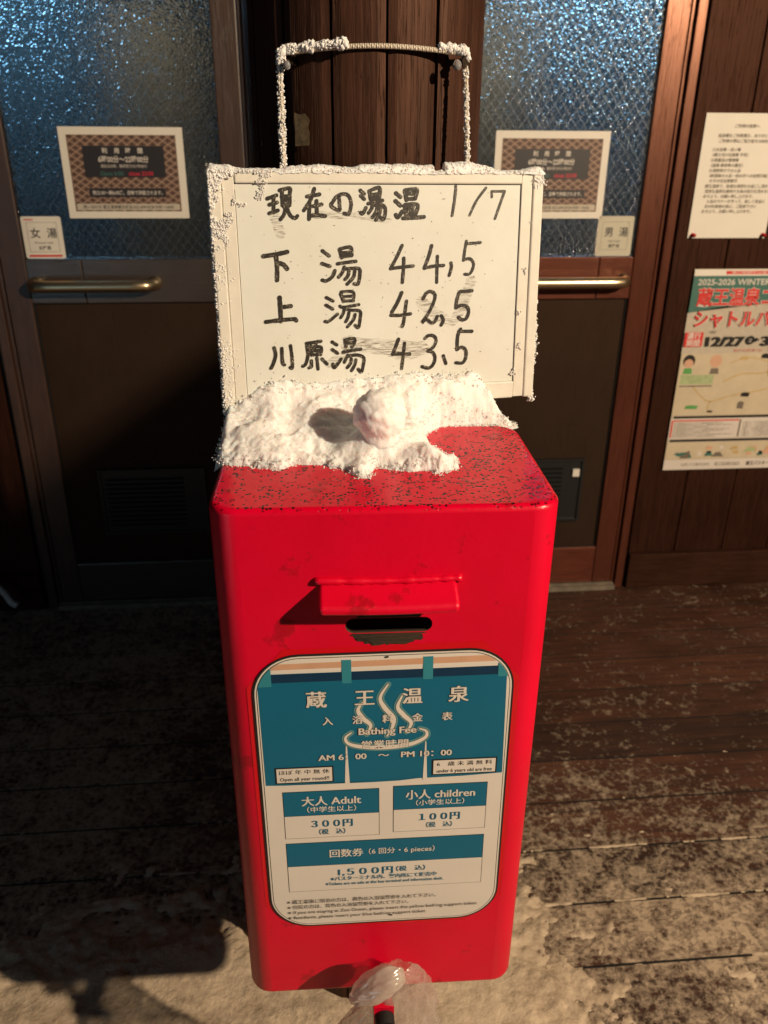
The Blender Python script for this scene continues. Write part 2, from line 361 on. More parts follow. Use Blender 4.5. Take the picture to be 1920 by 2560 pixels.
# ------------------------------------------------------------------ helpers
class MB:
    """collects shapes, then links them as ONE mesh object"""
    def __init__(s): s.v = []; s.f = []; s.mi = []; s.k = 0
    def add(s, v, f, mat=0):
        o = len(s.v); s.v += [tuple(p) for p in v]
        for q in f: s.f.append([i + o for i in q]); s.mi.append(mat)
    def box(s, x0, x1, y0, y1, z0, z1, mat=0):
        v = [(x, y, z) for z in (z0, z1) for y in (y0, y1) for x in (x0, x1)]
        s.add(v, [(0, 2, 3, 1), (4, 5, 7, 6), (0, 1, 5, 4), (1, 3, 7, 5), (3, 2, 6, 7), (2, 0, 4, 6)], mat)
    def poly(s, pts, y=0.0, mat=0):                 # flat outline facing -Y
        v = [(x, y, z) for x, z in pts]
        bm = bmesh.new(); vs_ = [bm.verts.new(p) for p in v]
        f = bm.faces.new(vs_); bmesh.ops.triangulate(bm, faces=[f]); bm.verts.index_update()
        fs = [[w.index for w in q.verts] for q in bm.faces]; vv = [tuple(w.co) for w in bm.verts]; bm.free()
        s.add(vv, fs, mat)
    def rect(s, x0, x1, z0, z1, y=0.0, mat=0): s.add([(x0, y, z0), (x1, y, z0), (x1, y, z1), (x0, y, z1)], [(0, 1, 2, 3)], mat)
    def frame(s, x0, x1, z0, z1, w, y=0.0, mat=0):
        s.rect(x0, x1, z0, z0 + w, y, mat); s.rect(x0, x1, z1 - w, z1, y, mat)
        s.rect(x0, x0 + w, z0 + w, z1 - w, y, mat); s.rect(x1 - w, x1, z0 + w, z1 - w, y, mat)
    def plate(s, pts, y0, y1, mat=0):               # outline with thickness
        n = len(pts); v = [(x, y0, z) for x, z in pts] + [(x, y1, z) for x, z in pts]
        s.add(v, [tuple(range(n)), tuple(range(2 * n - 1, n - 1, -1))] + [(i, i + n, (i + 1) % n + n, (i + 1) % n) for i in range(n)], mat)
    def tube(s, path, rad, n=10, mat=0, caps=True):
        path = [Vector(p) for p in path]; rings = []
        up = Vector((0.13, 0.31, 1)).normalized(); v = []; f = []
        for i, p in enumerate(path):
            d = (path[min(i + 1, len(path) - 1)] - path[max(i - 1, 0)]).normalized()
            a = d.cross(up)
            if a.length < 0.05: a = d.cross(Vector((1, 0, 0)))
            a.normalize(); b = d.cross(a)
            r = rad[i] if hasattr(rad, '__len__') else rad
            for k in range(n):
                t = 2 * math.pi * k / n; v.append(p + a * (math.cos(t) * r) + b * (math.sin(t) * r))
        for i in range(len(path) - 1):
            for k in range(n):
                f.append((i * n + k, i * n + (k + 1) % n, (i + 1) * n + (k + 1) % n, (i + 1) * n + k))
        if caps: f += [tuple(range(n - 1, -1, -1)), tuple(range((len(path) - 1) * n, len(path) * n))]
        s.add(v, f, mat)
    def stroke(s, pts, w, y, mat=0, taper=1.0):                 # a pen stroke in the XZ plane, round ended
        P = smooth(pts, 7); L = []; R = []
        n = len(P)
        rng = random.Random(int(sum(a * 7 + b * 13 for a, b in pts)))
        for i in range(n):
            a = P[max(i - 1, 0)]; b = P[min(i + 1, n - 1)]
            dx, dz = b[0] - a[0], b[1] - a[1]; l = math.hypot(dx, dz) or 1
            k = w / 2 * (1 + (rng.uniform(-0.09, 0.09) if taper == 1.0 else 0)) * (taper + (1 - taper) * min(1, 2.6 * min(i, n - 1 - i) / n)); nx, nz = -dz / l * k, dx / l * k
            L.append((P[i][0] + nx, P[i][1] + nz)); R.append((P[i][0] - nx, P[i][1] - nz))
        v = [(x, y, z) for x, z in L] + [(x, y, z) for x, z in R]
        f = [(i + n, i + 1 + n, i + 1, i) for i in range(n - 1)]
        for end in (0, n - 1):
            a = P[1] if end == 0 else P[n - 2]; e = P[end]
            t0 = math.atan2(e[1] - a[1], e[0] - a[0]); o = len(v); v.append((e[0], y, e[1]))
            for k in range(9):
                t = t0 - math.pi / 2 + math.pi * k / 8
                v.append((e[0] + math.cos(t) * w / 2 * taper, y, e[1] + math.sin(t) * w / 2 * taper))
            f += [(o, o + 1 + k, o + 2 + k) for k in range(8)]
        s.add(v, f, mat)
    def text(s, body, x, z, h, y=0.0, align='CENTER', width=None, bold=0.0, mincho=False, mat=0, slant=0.0):
        """lettering, h = body height in metres; width squeezes or stretches the line to fit"""
        cu = bpy.data.curves.new('lettering', 'FONT'); cu.body = body; cu.resolution_u = 3; cu.offset = bold
        o = bpy.data.objects.new('lettering', cu); COL.objects.link(o)
        bpy.context.view_layer.update()
        me = bpy.data.meshes.new_from_object(o.evaluated_get(bpy.context.evaluated_depsgraph_get()))
        V = np.array([v.co[:2] for v in me.vertices]); F = [tuple(p.vertices) for p in me.polygons]
        bpy.data.objects.remove(o); bpy.data.curves.remove(cu); bpy.data.meshes.remove(me)
        if not len(V): return
        x0, x1 = V[:, 0].min(), V[:, 0].max(); k = h / 0.92
        kx = k if width is None else width / (x1 - x0)
        ax = {'CENTER': (x0 + x1) / 2, 'LEFT': x0, 'RIGHT': x1}[align]
        for j, dx in enumerate((-0.028, 0.0, 0.028) if mincho else (0.0,)):
            s.add([((p[0] - ax + dx) * kx + x + slant * p[1] * k, y - j * 0.00004, p[1] * k + z - 0.37 * k) for p in V], F, mat)
    def arrays(s, V, F, mat=0):
        o = len(s.v); s.v += V.tolist(); s.f += (F + o).tolist(); s.mi += [mat] * len(F)
    def clip_poly(s, pts, win, y=0.0, mat=0):        # outline cut by a convex counter-clockwise window
        out = list(pts); n = len(win)
        for i in range(n):
            (ax, az), (bx, bz) = win[i], win[(i + 1) % n]; src, out = out, []
            if math.hypot(bx - ax, bz - az) < 1e-9: out = src; continue
            sd_ = lambda p: (bx - ax) * (p[1] - az) - (bz - az) * (p[0] - ax)
            for k in range(len(src)):
                p, q = src[k], src[(k + 1) % len(src)]; a, b = sd_(p), sd_(q)
                if a >= 0: out.append(p)
                if (a < 0) != (b < 0): t = a / (a - b); out.append((p[0] + (q[0] - p[0]) * t, p[1] + (q[1] - p[1]) * t))
            if len(out) < 3: return
        s.poly(out, y, mat)
    def build(s, name, mats, parent=None, shade=False, loc=None):
        me = bpy.data.meshes.new(name); me.from_pydata(s.v, [], s.f); me.update()
        for m in (mats if isinstance(mats, (list, tuple)) else [mats]): me.materials.append(m)
        me.polygons.foreach_set('material_index', s.mi)
        if shade: me.polygons.foreach_set('use_smooth', [True] * len(s.f))
        o = bpy.data.objects.new(name, me); COL.objects.link(o)
        if parent is not None: o.parent = parent
        if loc: o.location = loc
        return o

def smooth(pts, per):
    if len(pts) < 3:
        (a, b), (c, d) = pts[0], pts[-1]
        return [(a + (c - a) * i / per, b + (d - b) * i / per) for i in range(per + 1)]
    P = [pts[0]] + list(pts) + [pts[-1]]; out = []
    for i in range(1, len(P) - 2):
        for j in range(per):
            t = j / per; q = []
            for k in (0, 1):
                a, b, c, d = P[i - 1][k], P[i][k], P[i + 1][k], P[i + 2][k]
                q.append(0.5 * (2 * b + (c - a) * t + (2 * a - 5 * b + 4 * c - d) * t * t + (3 * b - a - 3 * c + d) * t ** 3))
            out.append(tuple(q))
    out.append(pts[-1]); return out

def rrect(x0, x1, z0, z1, r, n=8):
    out = []
    for cx, cz, a in ((x1 - r, z0 + r, -90), (x1 - r, z1 - r, 0), (x0 + r, z1 - r, 90), (x0 + r, z0 + r, 180)):
        for i in range(n + 1):
            t = math.radians(a + 90 * i / n); out.append((cx + r * math.cos(t), cz + r * math.sin(t)))
    return out

def tag(o, label, cat, group=None):
    o['label'] = label; o['category'] = cat
    if group: o['group'] = group
    return o
def thing(name, label, cat, loc=(0, 0, 0), rot=None, group=None):
    o = bpy.data.objects.new(name, None); COL.objects.link(o); o.location = loc; o.empty_display_size = 0.05
    if rot is not None: o.rotation_euler = rot
    return tag(o, label, cat, group)
def structure(o): o['kind'] = 'structure'; return o

def lattice(ix, iy, seed):
    h = (ix.astype(np.int64) * 374761393 + iy.astype(np.int64) * 668265263 + seed * 1442695041) & 0x7fffffff
    h = ((h ^ (h >> 13)) * 1274126177) & 0x7fffffff
    return ((h ^ (h >> 16)) & 0xffff) / 65535.0
def vnoise(x, y, seed=0):
    ix = np.floor(x); iy = np.floor(y); fx = x - ix; fy = y - iy
    fx = fx * fx * (3 - 2 * fx); fy = fy * fy * (3 - 2 * fy)
    a = lattice(ix, iy, seed); b = lattice(ix + 1, iy, seed); c = lattice(ix, iy + 1, seed); d = lattice(ix + 1, iy + 1, seed)
    return (a + (b - a) * fx) * (1 - fy) + (c + (d - c) * fx) * fy
def fbm(x, y, freq, octv=5, gain=0.5, seed=0):
    t = 0; a = 1; s = 0
    for o in range(octv):
        t = t + a * vnoise(x * freq, y * freq, seed + o * 17); s += a; a *= gain; freq *= 2.03
    return t / s

def height_mesh(mb, X, Y, Z, keep, mat=0):
    ny, nx = X.shape
    idx = np.arange(ny * nx).reshape(ny, nx)
    q = np.stack([idx[:-1, :-1], idx[:-1, 1:], idx[1:, 1:], idx[1:, :-1]], -1).reshape(-1, 4)
    k = (keep[:-1, :-1] | keep[:-1, 1:] | keep[1:, 1:] | keep[1:, :-1]).reshape(-1)
    q = q[k]; used = np.unique(q); mp = np.full(ny * nx, -1); mp[used] = np.arange(len(used))
    V = np.stack([X.ravel(), Y.ravel(), Z.ravel()], 1)[used]
    mb.arrays(V, mp[q], mat)

_ico = bmesh.new(); bmesh.ops.create_icosphere(_ico, subdivisions=1, radius=1)
ICO_V = np.array([v.co[:] for v in _ico.verts]); ICO_F = np.array([[w.index for w in f.verts] for f in _ico.faces]); _ico.free()
def crumbs(mb, P, R, seed=1, mat=0, squash=1.0):
    """irregular little snow grains at points P with radii R"""
    rng = np.random.default_rng(seed); n = len(P)
    k = 1 + rng.uniform(-0.38, 0.38, (n, len(ICO_V), 1)); sc = rng.uniform(0.65, 1.25, (n, 1, 3))
    V = ICO_V[None] * k * sc * np.asarray(R)[:, None, None]
    V[:, :, 2] *= squash
    V = V + np.asarray(P)[:, None, :]
    F = ICO_F[None] + (np.arange(n) * len(ICO_V))[:, None, None]
    mb.arrays(V.reshape(-1, 3), F.reshape(-1, 3), mat)
# ================================================================== SETTING
# deck: boards along X, seams where the photograph has them
rng0 = random.Random(4)
mb = MB(); y = 0.94 - 0.1297 * 12
while y < 2.24:
    x = -3.2 + rng0.uniform(-0.8, 0)
    while x < 3.2:
        l = 7.5; dz = rng0.uniform(-0.0004, 0.0)
        mb.box(x, min(x + l - 0.003, 3.6), y + 0.003, y + 0.1262, -0.03, dz); x += l
    y += 0.1297
deck = structure(mb.build('floor', M['deck']))
mb = MB(); mb.box(-6, 6, -6, 2.30, -0.4, -0.0026); mb.box(-6, 6, 2.30, 4.2, -0.4, -0.034); structure(mb.build('ground', M['black']))  # black top raised into the gaps, standing in for shade between boards

YW = 2.239                                             # face of doors and plank wall

# plank wall right of the right door, and the one left of the left door
def plank_wall(name, xs, label, base_x):
    w = thing(name, label, 'wall', (xs[0], YW, 0))
    m_ = MB(); rr = random.Random(len(xs) * 7 + 3)
    for a, b in zip(xs[:-1], xs[1:]):
        d = rr.uniform(0, 0.0015)
        m_.box(a - xs[0] + 0.0012, b - xs[0] - 0.0012, d, 0.03, 0.122, 2.9)
    m_.box(0, xs[-1] - xs[0], 0.012, 0.04, 0.0, 2.9)
    o = m_.build('planks', M['wall'], w)
    b = o.modifiers.new('edge', 'BEVEL'); b.width = 0.0025; b.segments = 2
    m_ = MB(); m_.box(base_x[0] - xs[0], base_x[1] - xs[0], -0.012, 0.010, 0.003, 0.121)
    o = m_.build('baseboard', wood('brown_baseboard', (0.020, 0.0085, 0.0055), (0.048, 0.020, 0.0125), 'X', 1.0, 0.6, 0.0006, 0.2, tint=(1.0, 0.5, 0.35)), w)
    b = o.modifiers.new('edge', 'BEVEL'); b.width = 0.003; b.segments = 2
    return w
plank_wall('plank_wall', [0.982, 1.133, 1.29, 1.44, 1.59, 1.74, 1.89, 2.04, 2.19, 2.34, 2.49, 2.64, 2.79, 2.94],
           'dark brown vertical plank wall with a baseboard, right of the right door', (0.985, 2.94))
plank_wall('plank_wall', [-2.94, -2.79, -2.64, -2.49, -2.34, -2.19, -2.04, -1.89, -1.74, -1.59, -1.44, -1.29, -1.14, -0.985, -0.8425],
           'dark plank wall in shadow at the far left edge', (-2.94, -0.8425))
plank_wall('plank_wall', [-0.124, 0.0, 0.13, 0.262], 'dark plank wall between the two doors, behind the pillar', (-0.122, 0.26))

def sliding_door(x0, x1, label, mirror, handle):
    ST, RL_ = (M['stile'], M['rail']) if mirror else (M['stile_shaded'], M['rail_shaded'])
    """x0..x1 overall; local frame: x from x0, y 0 at the face, z up"""
    d = thing('sliding_door', label, 'door', (x0, YW, 0)); W = x1 - x0; sw = 0.061
    for k, (a, b) in enumerate(((0, sw), (W - sw, W))):
        m_ = MB(); m_.box(a, b, 0, 0.034, 0.021, 2.12)
        o = m_.build('stile', ST, d); v = o.modifiers.new('edge', 'BEVEL'); v.width = 0.003; v.segments = 2
    def rail(z0, z1, seam=None):
        m_ = MB()
        if seam: m_.box(sw, seam - 0.0008, 0.002, 0.032, z0, z1); m_.box(seam + 0.0008, W - sw, 0.0026, 0.032, z0, z1)
        else: m_.box(sw, W - sw, 0.002, 0.032, z0, z1)
        o = m_.build('rail', RL_, d); v = o.modifiers.new('edge', 'BEVEL'); v.width = 0.002; v.segments = 2
    rail(0.923, 1.034, 0.20 if not mirror else W - 0.155); rail(0.021, 0.147); rail(2.03, 2.12)
    m_ = MB(); m_.box(sw, W - sw, 0.014, 0.024, 0.147, 0.923); m_.build('panel', M['panel'], d)
    m_ = MB()
    for zz in (0.147, 0.9205): m_.box(sw + 0.0015, W - sw - 0.0015, 0.0095, 0.0138, zz, zz + 0.0025)
    for xx in (sw, W - sw - 0.004): m_.box(xx, xx + 0.004, 0.0095, 0.0138, 0.1495, 0.9205)
    m_.build('gasket', M['gasket'], d)
    m_ = MB(); m_.box(sw, W - sw, 0.009, 0.014, 1.034, 2.03)
    g = m_.build('glass_pane', M['glass'], d)
    # louvred vent low in the panel
    va, vb = (0.163, 0.46) if not mirror else (W - 0.455, W - 0.133)
    m_ = MB(); m_.frame(va, vb, 0.249, 0.441, 0.012, 0.0085); m_.box(va, vb, 0.0086, 0.0139, 0.249, 0.441)
    for i in range(11):
        z = 0.268 + i * 0.0145
        m_.add([(va + 0.015, 0.0085, z), (vb - 0.06, 0.0085, z), (vb - 0.06, 0.0045, z + 0.006), (va + 0.015, 0.0045, z + 0.006)], [(0, 1, 2, 3)])
    for a, b, c, e in ((va - 0.004, vb + 0.004, 0.4405, 0.4485), (va - 0.004, vb + 0.004, 0.2415, 0.2495)): m_.box(a, b, 0.003, 0.0138, c, e)
    for a, b in ((va - 0.004, va + 0.004), (vb - 0.004, vb + 0.004)): m_.box(a, b, 0.003, 0.0138, 0.2497, 0.4403)
    vt = m_.build('vent', M['vent'], d)
    if mirror:
        m_ = MB(); m_.box(vb - 0.030, vb - 0.010, 0.001, 0.0085, 0.392, 0.415)
        o = m_.build('latch_tab', M['paper'], vt); o['label'] = 'small white latch tab'
    # bar handle
    a, b = handle[0] - x0, handle[1] - x0
    pth = [(a, 0.004, 0.973), (a, -0.018, 0.973), (a + 0.004, -0.032, 0.973), (a + 0.016, -0.04, 0.973)]
    pth += [(a + 0.016 + (b - a - 0.032) * i / 8, -0.042, 0.973) for i in range(9)]
    pth += [(b - 0.016, -0.04, 0.973), (b - 0.004, -0.032, 0.973), (b, -0.018, 0.973), (b, 0.004, 0.973)]
    m_ = MB(); m_.tube(pth, 0.0155, 16)
    for q in (a, b):
        m_.tube([(q, 0.003, 0.973), (q, -0.002, 0.973)], 0.0185, 16)
    m_.build('handle', M['brass'], d, True)
    return d
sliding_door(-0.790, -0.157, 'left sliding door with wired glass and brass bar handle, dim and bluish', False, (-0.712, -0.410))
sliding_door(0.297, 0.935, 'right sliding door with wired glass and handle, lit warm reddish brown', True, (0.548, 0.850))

def door_frame(x0, x1, label, FM):
    f = thing('door_frame', label, 'door frame', (x0, YW, 0)); W = x1 - x0
    for a, s in ((0, 1), (W, -1)):
        m_ = MB()
        for p, q, y0 in ((0.0, 0.011, 0.006), (0.011, 0.036, -0.006)):
            xa, xb = (a - q, a - p) if s > 0 else (a + p, a + q); m_.box(xa, xb, y0, 0.06, 0.0, 2.2)
        o = m_.build('jamb', FM, f); v = o.modifiers.new('edge', 'BEVEL'); v.width = 0.002; v.segments = 2
        m_ = MB(); xa, xb = (a - 0.047, a - 0.036) if s > 0 else (a + 0.036, a + 0.047); m_.box(xa, xb, 0.012, 0.06, 0.0, 2.2)
        m_.build('reveal', M['black'], f)
    m_ = MB(); m_.box(0, W, -0.004, 0.06, 2.123, 2.2); m_.build('head', FM, f)
    m_ = MB(); m_.box(-0.006, W + 0.006, -0.022, 0.05, 0.002, 0.0165); m_.box(-0.006, W + 0.006, -0.006, 0.0, 0.0165, 0.0195)
    m_.build('sill', M['alu'], f)
    return f
door_frame(-0.793, -0.154, 'left door frame with pale sill, mostly in shadow', M['stile_shaded'])
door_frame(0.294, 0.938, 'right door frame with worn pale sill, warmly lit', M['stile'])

# rooms behind the glass
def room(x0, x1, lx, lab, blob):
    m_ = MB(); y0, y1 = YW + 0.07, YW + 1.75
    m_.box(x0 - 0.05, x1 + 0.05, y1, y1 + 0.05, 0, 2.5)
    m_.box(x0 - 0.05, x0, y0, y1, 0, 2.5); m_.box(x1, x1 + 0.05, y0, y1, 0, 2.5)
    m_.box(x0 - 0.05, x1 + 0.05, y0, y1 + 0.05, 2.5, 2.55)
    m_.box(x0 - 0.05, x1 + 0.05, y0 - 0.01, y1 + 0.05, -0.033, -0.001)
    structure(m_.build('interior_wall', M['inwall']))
    t = thing('ceiling_lamp', lab, 'lamp', (lx, YW + 1.25, 2.00))
    m_ = MB(); m_.box(-0.31, 0.31, -0.07, 0.07, 0.03, 0.07); m_.build('housing', M['paper'], t)
    m_ = MB()
    for yy in (-0.035, 0.035): m_.tube([(-0.30, yy, 0.008), (0.30, yy, 0.008)], 0.020, 12)
    m_.build('tube', M['tube'], t, True)
    bx_, bw, lab2 = blob
    m_ = MB(); m_.box(0, bw, 0, 0.30, 0, 1.66); m_.box(0.02, bw - 0.02, -0.012, 0, 0.04, 1.62)  # pale box added to give a soft glow through the glass
    m_.box(bw - 0.05, bw - 0.035, -0.03, -0.012, 0.8, 0.92)
    tag(m_.build('slab', M['slab'], loc=(bx_, YW + 0.50, 0)), lab2, 'slab')
room(-1.75, -0.02, -1.28, 'cold blue tube lamp seen blurred through the left glass', (-0.56, 0.26, 'pale locker added for the soft glow in the left glass'))
room(0.12, 1.65, 1.20, 'cold blue tube lamp seen blurred through the right glass', (0.42, 0.26, 'pale locker added for the soft glow in the right glass'))

# pillar clad in narrow dark boards ---------------------------------
PX, PY, PR = 0.065, 1.025, 0.130
pl = thing('pillar', 'round wooden pillar clad in dark narrow boards, behind the whiteboard', 'pillar', (PX, PY, 0))
m_ = MB(); nb = 15; step = 2 * math.pi / nb
for i in range(nb):
    a0 = math.radians(-17.8) + i * step; g = 0.011; rr = random.Random(i); off = rr.uniform(-0.001, 0.001)
    sub = 6; prof = []
    for k in range(sub + 1):
        a = a0 + g + (step - 2 * g) * k / sub; r = PR + off - (0.0016 if k in (0, sub) else 0)
        prof.append((math.sin(a) * r, -math.cos(a) * r))
    inner = [(math.sin(a0 + step - g) * 0.112, -math.cos(a0 + step - g) * 0.112), (math.sin(a0 + g) * 0.112, -math.cos(a0 + g) * 0.112)]
    ring = prof + inner; n = len(ring)
    v = [(x, y, 0.0) for x, y in ring] + [(x, y, 2.9) for x, y in ring]
    m_.add(v, [tuple(range(n))[::-1], tuple(range(n, 2 * n))] + [(k, (k + 1) % n, (k + 1) % n + n, k + n) for k in range(n)])
m_.build('boards', M['pillar'], pl)
m_ = MB(); m_.tube([(0, 0, 0.001), (0, 0, 2.89)], 0.1145, 40); m_.build('core', M['black'], pl)
# old tape scrap left of centre
a = math.radians(-32); m_ = MB(); rr = random.Random(3); pts = []
ox, oz = -0.0, 1.327
scrap = [(-0.009, 0.0), (0.008, 0.001), (0.009, 0.012), (0.007, 0.018), (0.0095, 0.024), (0.004, 0.030), (-0.003, 0.029), (-0.009, 0.031), (-0.0085, 0.012)]
v = [(math.sin(a) * 0.1318 + math.cos(a) * s, -math.cos(a) * 0.1318 + math.sin(a) * s, oz + t) for s, t in scrap]
m_.add(v, [tuple(range(len(v)))]); o = m_.build('label_scrap', flat('yellowed_scrap', (0.24, 0.17, 0.09), 0.7, 0.6, 200), pl); o['label'] = 'torn yellowed scrap'
BL, BR_ = math.radians(-35), math.radians(36)
bolts = []
for a, z in ((BL, 1.4015), (BR_, 1.4035)):
    m_ = MB(); s, c = math.sin(a), -math.cos(a)
    m_.tube([(s * 0.11, c * 0.11, z), (s * 0.153, c * 0.153, z)], 0.0032, 12); m_.tube([(s * 0.153, c * 0.153, z), (s * 0.155, c * 0.155, z)], 0.0052, 6)
    m_.build('bolt', M['bolt'], pl); bolts.append((PX + s * 0.149, PY + c * 0.149, z))

# ================================================================== RED BOX
BW, BD, BH = 0.300, 0.213, 0.6069
byaw = -0.02219549
bx_o = Vector((0.05895 - math.cos(byaw) * 0.15, 0.63315 - math.sin(byaw) * 0.15, 0.4432))
box = thing('fee_box', 'red metal bathing fee box with a coin slot, mounted on the pillar', 'box', bx_o, (0, 0, byaw))
def box_xf(p): return Matrix.Translation(bx_o) @ Matrix.Rotation(byaw, 4, 'Z') @ Vector(p)

def solid(name, fn):
    bm = bmesh.new(); fn(bm); me = bpy.data.meshes.new(name); bm.to_mesh(me); bm.free()
    o = bpy.data.objects.new(name, me); COL.objects.link(o); return o
def mk_body(bm):
    bmesh.ops.create_cube(bm, size=1, matrix=Matrix.Translation((BW / 2, BD / 2, BH / 2 - 0.0075)) @ Matrix.Diagonal((BW + 0.0095, BD, BH + 0.015, 1)))
    vert = [e for e in bm.edges if abs(e.verts[0].co.z - e.verts[1].co.z) > 0.1]
    bmesh.ops.bevel(bm, geom=vert, offset=0.026, segments=8, affect='EDGES', profile=0.5)
    hor = [e for e in bm.edges if e.is_manifold and abs(e.verts[0].co.z - e.verts[1].co.z) < 1e-5 and len({round(f.normal.z, 1) for f in e.link_faces}) > 1]
    bmesh.ops.bevel(bm, geom=hor, offset=0.006, segments=4, affect='EDGES', profile=0.5)
body = solid('body', mk_body)
def mk_cut(bm):
    bmesh.ops.create_cube(bm, size=1, matrix=Matrix.Translation((BW / 2, BD / 2 + 0.002, BH / 2 - 0.0075)) @ Matrix.Diagonal((BW - 0.05, BD - 0.0065, BH - 0.03, 1)))
cut1 = solid('cut', mk_cut)
def mk_slot(bm):
    p = rrect(0.1125, 0.1925, 0.481, 0.4965, 0.0077, 8)
    a = [bm.verts.new((x, -0.02, z)) for x, z in p]; b = [bm.verts.new((x, 0.02, z)) for x, z in p]; n = len(p)
    bm.faces.new(a); bm.faces.new(b[::-1])
    for i in range(n): bm.faces.new((a[i], b[i], b[(i + 1) % n], a[(i + 1) % n]))
    bmesh.ops.recalc_face_normals(bm, faces=bm.faces)
cut2 = solid('cut', mk_slot)
for c in (cut1, cut2):
    md = body.modifiers.new('hollow', 'BOOLEAN'); md.object = c; md.operation = 'DIFFERENCE'; md.solver = 'EXACT'
bpy.context.view_layer.update()
me = bpy.data.meshes.new_from_object(body.evaluated_get(bpy.context.evaluated_depsgraph_get()))
for q in (body, cut1, cut2): bpy.data.objects.remove(q)
body = bpy.data.objects.new('body', me); COL.objects.link(body); body.parent = box
me.materials.clear(); me.materials.append(M['red'])
for p_ in me.polygons: p_.use_smooth = False
sm = [p_.area < 0.004 for p_ in me.polygons]
me.polygons.foreach_set('use_smooth', sm)
me.materials.append(M['bare'])
for p_ in me.polygons:
    c_ = p_.center
    if 0.111 < c_.x < 0.194 and 0.480 < c_.z < 0.498 and c_.y < 0.006 and abs(p_.normal.y) < 0.7: p_.material_index = 1
# bare patch where the paint peeled under the slot
rr = random.Random(11); pts = []
for i in range(46):
    t = math.pi + math.pi * i / 45; r = 1 + rr.uniform(-0.11, 0.11)
    pts.append((0.1523 + 0.0335 * math.cos(t) * r, 0.4805 + 0.0135 * math.sin(t) * r))
m_ = MB(); m_.poly(pts, -0.0004)
pts2 = [(0.1523 + 0.03 * math.cos(math.pi * i / 20), 0.4972 + 0.0055 * math.sin(math.pi * i / 20) * (1 + rr.uniform(-.3, .3))) for i in range(21)]
m_.poly(pts2, -0.0004)
m_.build('bare_patch', M['bare'], box)['label'] = 'bare peeled patch around the slot'
# hood over the slot: a sloping welded plate
bm = bmesh.new()
def hood_pt(s, t, top):        # s along width, t from the wall out
    z = 0.5365 - 0.0115 * t - (0.0 if top else 0.0085) - 0.0015 * math.sin(s * 3.1)
    return (0.0895 + 0.1235 * s , 0.001 - 0.029 * t, z)
ns, nt = 20, 5; gt = [[bm.verts.new(hood_pt(i / ns, j / nt, True)) for j in range(nt + 1)] for i in range(ns + 1)]
gb = [[bm.verts.new(hood_pt(i / ns, j / nt, False)) for j in range(nt + 1)] for i in range(ns + 1)]
for i in range(ns):
    for j in range(nt):
        bm.faces.new((gt[i][j], gt[i + 1][j], gt[i + 1][j + 1], gt[i][j + 1])); bm.faces.new((gb[i][j + 1], gb[i + 1][j + 1], gb[i + 1][j], gb[i][j]))
    bm.faces.new((gt[i][nt], gt[i + 1][nt], gb[i + 1][nt], gb[i][nt])); bm.faces.new((gb[i][0], gb[i + 1][0], gt[i + 1][0], gt[i][0]))
for j in range(nt):
    bm.faces.new((gt[0][j], gt[0][j + 1], gb[0][j + 1], gb[0][j])); bm.faces.new((gb[ns][j], gb[ns][j + 1], gt[ns][j + 1], gt[ns][j]))
bmesh.ops.recalc_face_normals(bm, faces=bm.faces)
me = bpy.data.meshes.new('slot_hood'); bm.to_mesh(me); bm.free(); me.materials.append(M['red'])
hood = bpy.data.objects.new('slot_hood', me); COL.objects.link(hood); hood.parent = box
b = hood.modifiers.new('round', 'BEVEL'); b.width = 0.0039; b.segments = 5
m_ = MB(); rr = random.Random(5)     # weld bead
m_.tube([(0.086 + 0.131 * i / 30, -0.0015, 0.5375 - 0.0015 * math.sin(i / 30 * 3.1)) for i in range(31)], [0.0030 + rr.uniform(-0.0006, 0.0009) for _ in range(31)], 8)
m_.build('weld_bead', M['red'], hood, True)
m_ = MB(); m_.box(0.09, 0.21, BD + 0.0005, BD + 0.062, 0.10, 0.55); m_.build('mounting_block', M['bolt'], box)

# fee sign ----------------------------------------------------------
sg = MB(); mm = 0.001
SM = [M['ink'], M['cream'], M['teal'], M['dteal'], M['ltab'], M['peach'], M['glow'], M['paper'], M['beige'], M['bolt']]
INK, CREAM, TEAL, DT, LT, PE, GL, PA, BE, RU = range(10)
def RP(x0, x1, z0, z1, r): return [(a * mm, b * mm) for a, b in rrect(x0, x1, z0, z1, r, 10)]
sx0, sx1, sz0, sz1 = 25.2, 274.6, 98.5, 460.5
sg.plate(RP(sx0, sx1, sz0, sz1, 45), -0.0012, -0.0002, INK)
for ins, mt, yy in ((2.0, CREAM, 13), (3.6, INK, 14), (4.3, CREAM, 15)):
    sg.poly(RP(sx0 + ins, sx1 - ins, sz0 + ins, sz1 - ins, 45 - ins), -yy * 1e-4, mt)
def P(pts): return [(a * mm, b * mm) for a, b in pts]
WIN = RP(sx0 + 4.4, sx1 - 4.4, sz0 + 4.4, sz1 - 4.4, 40.6)
sg.clip_poly(P([(31, 305), (50, 304.2), (75, 305), (110, 305.8), (111, 305.3), (115, 305.3), (140, 303.5), (165, 304), (189.5, 306.5), (193.3, 306.8), (230, 306.5), (269.5, 308.5), (268, 360), (267, 434), (255, 440), (40, 440), (30.5, 436), (31, 380)]), WIN, -0.0017, TEAL)
sg.poly(P([(44, 430), (259, 430.5), (259, 440.5), (44, 439.5)]), -0.0018, DT)
sg.clip_poly(P([(44.5, 441), (258, 443), (258, 455), (60, 455), (44.5, 450)]), WIN, -0.0016, CREAM)
sg.clip_poly(P([(44.5, 444.6), (258, 446), (258, 453), (44.5, 451)]), WIN, -0.0018, PE)
for a, b, c, d in ((30.5, 43.8, 426, 448), (110, 119, 427, 453.5), (186.6, 196, 428, 454), (258.3, 269, 428, 452)): sg.clip_poly(P([(a, c), (b, c), (b, d), (a, d)]), WIN, -0.0020, LT)
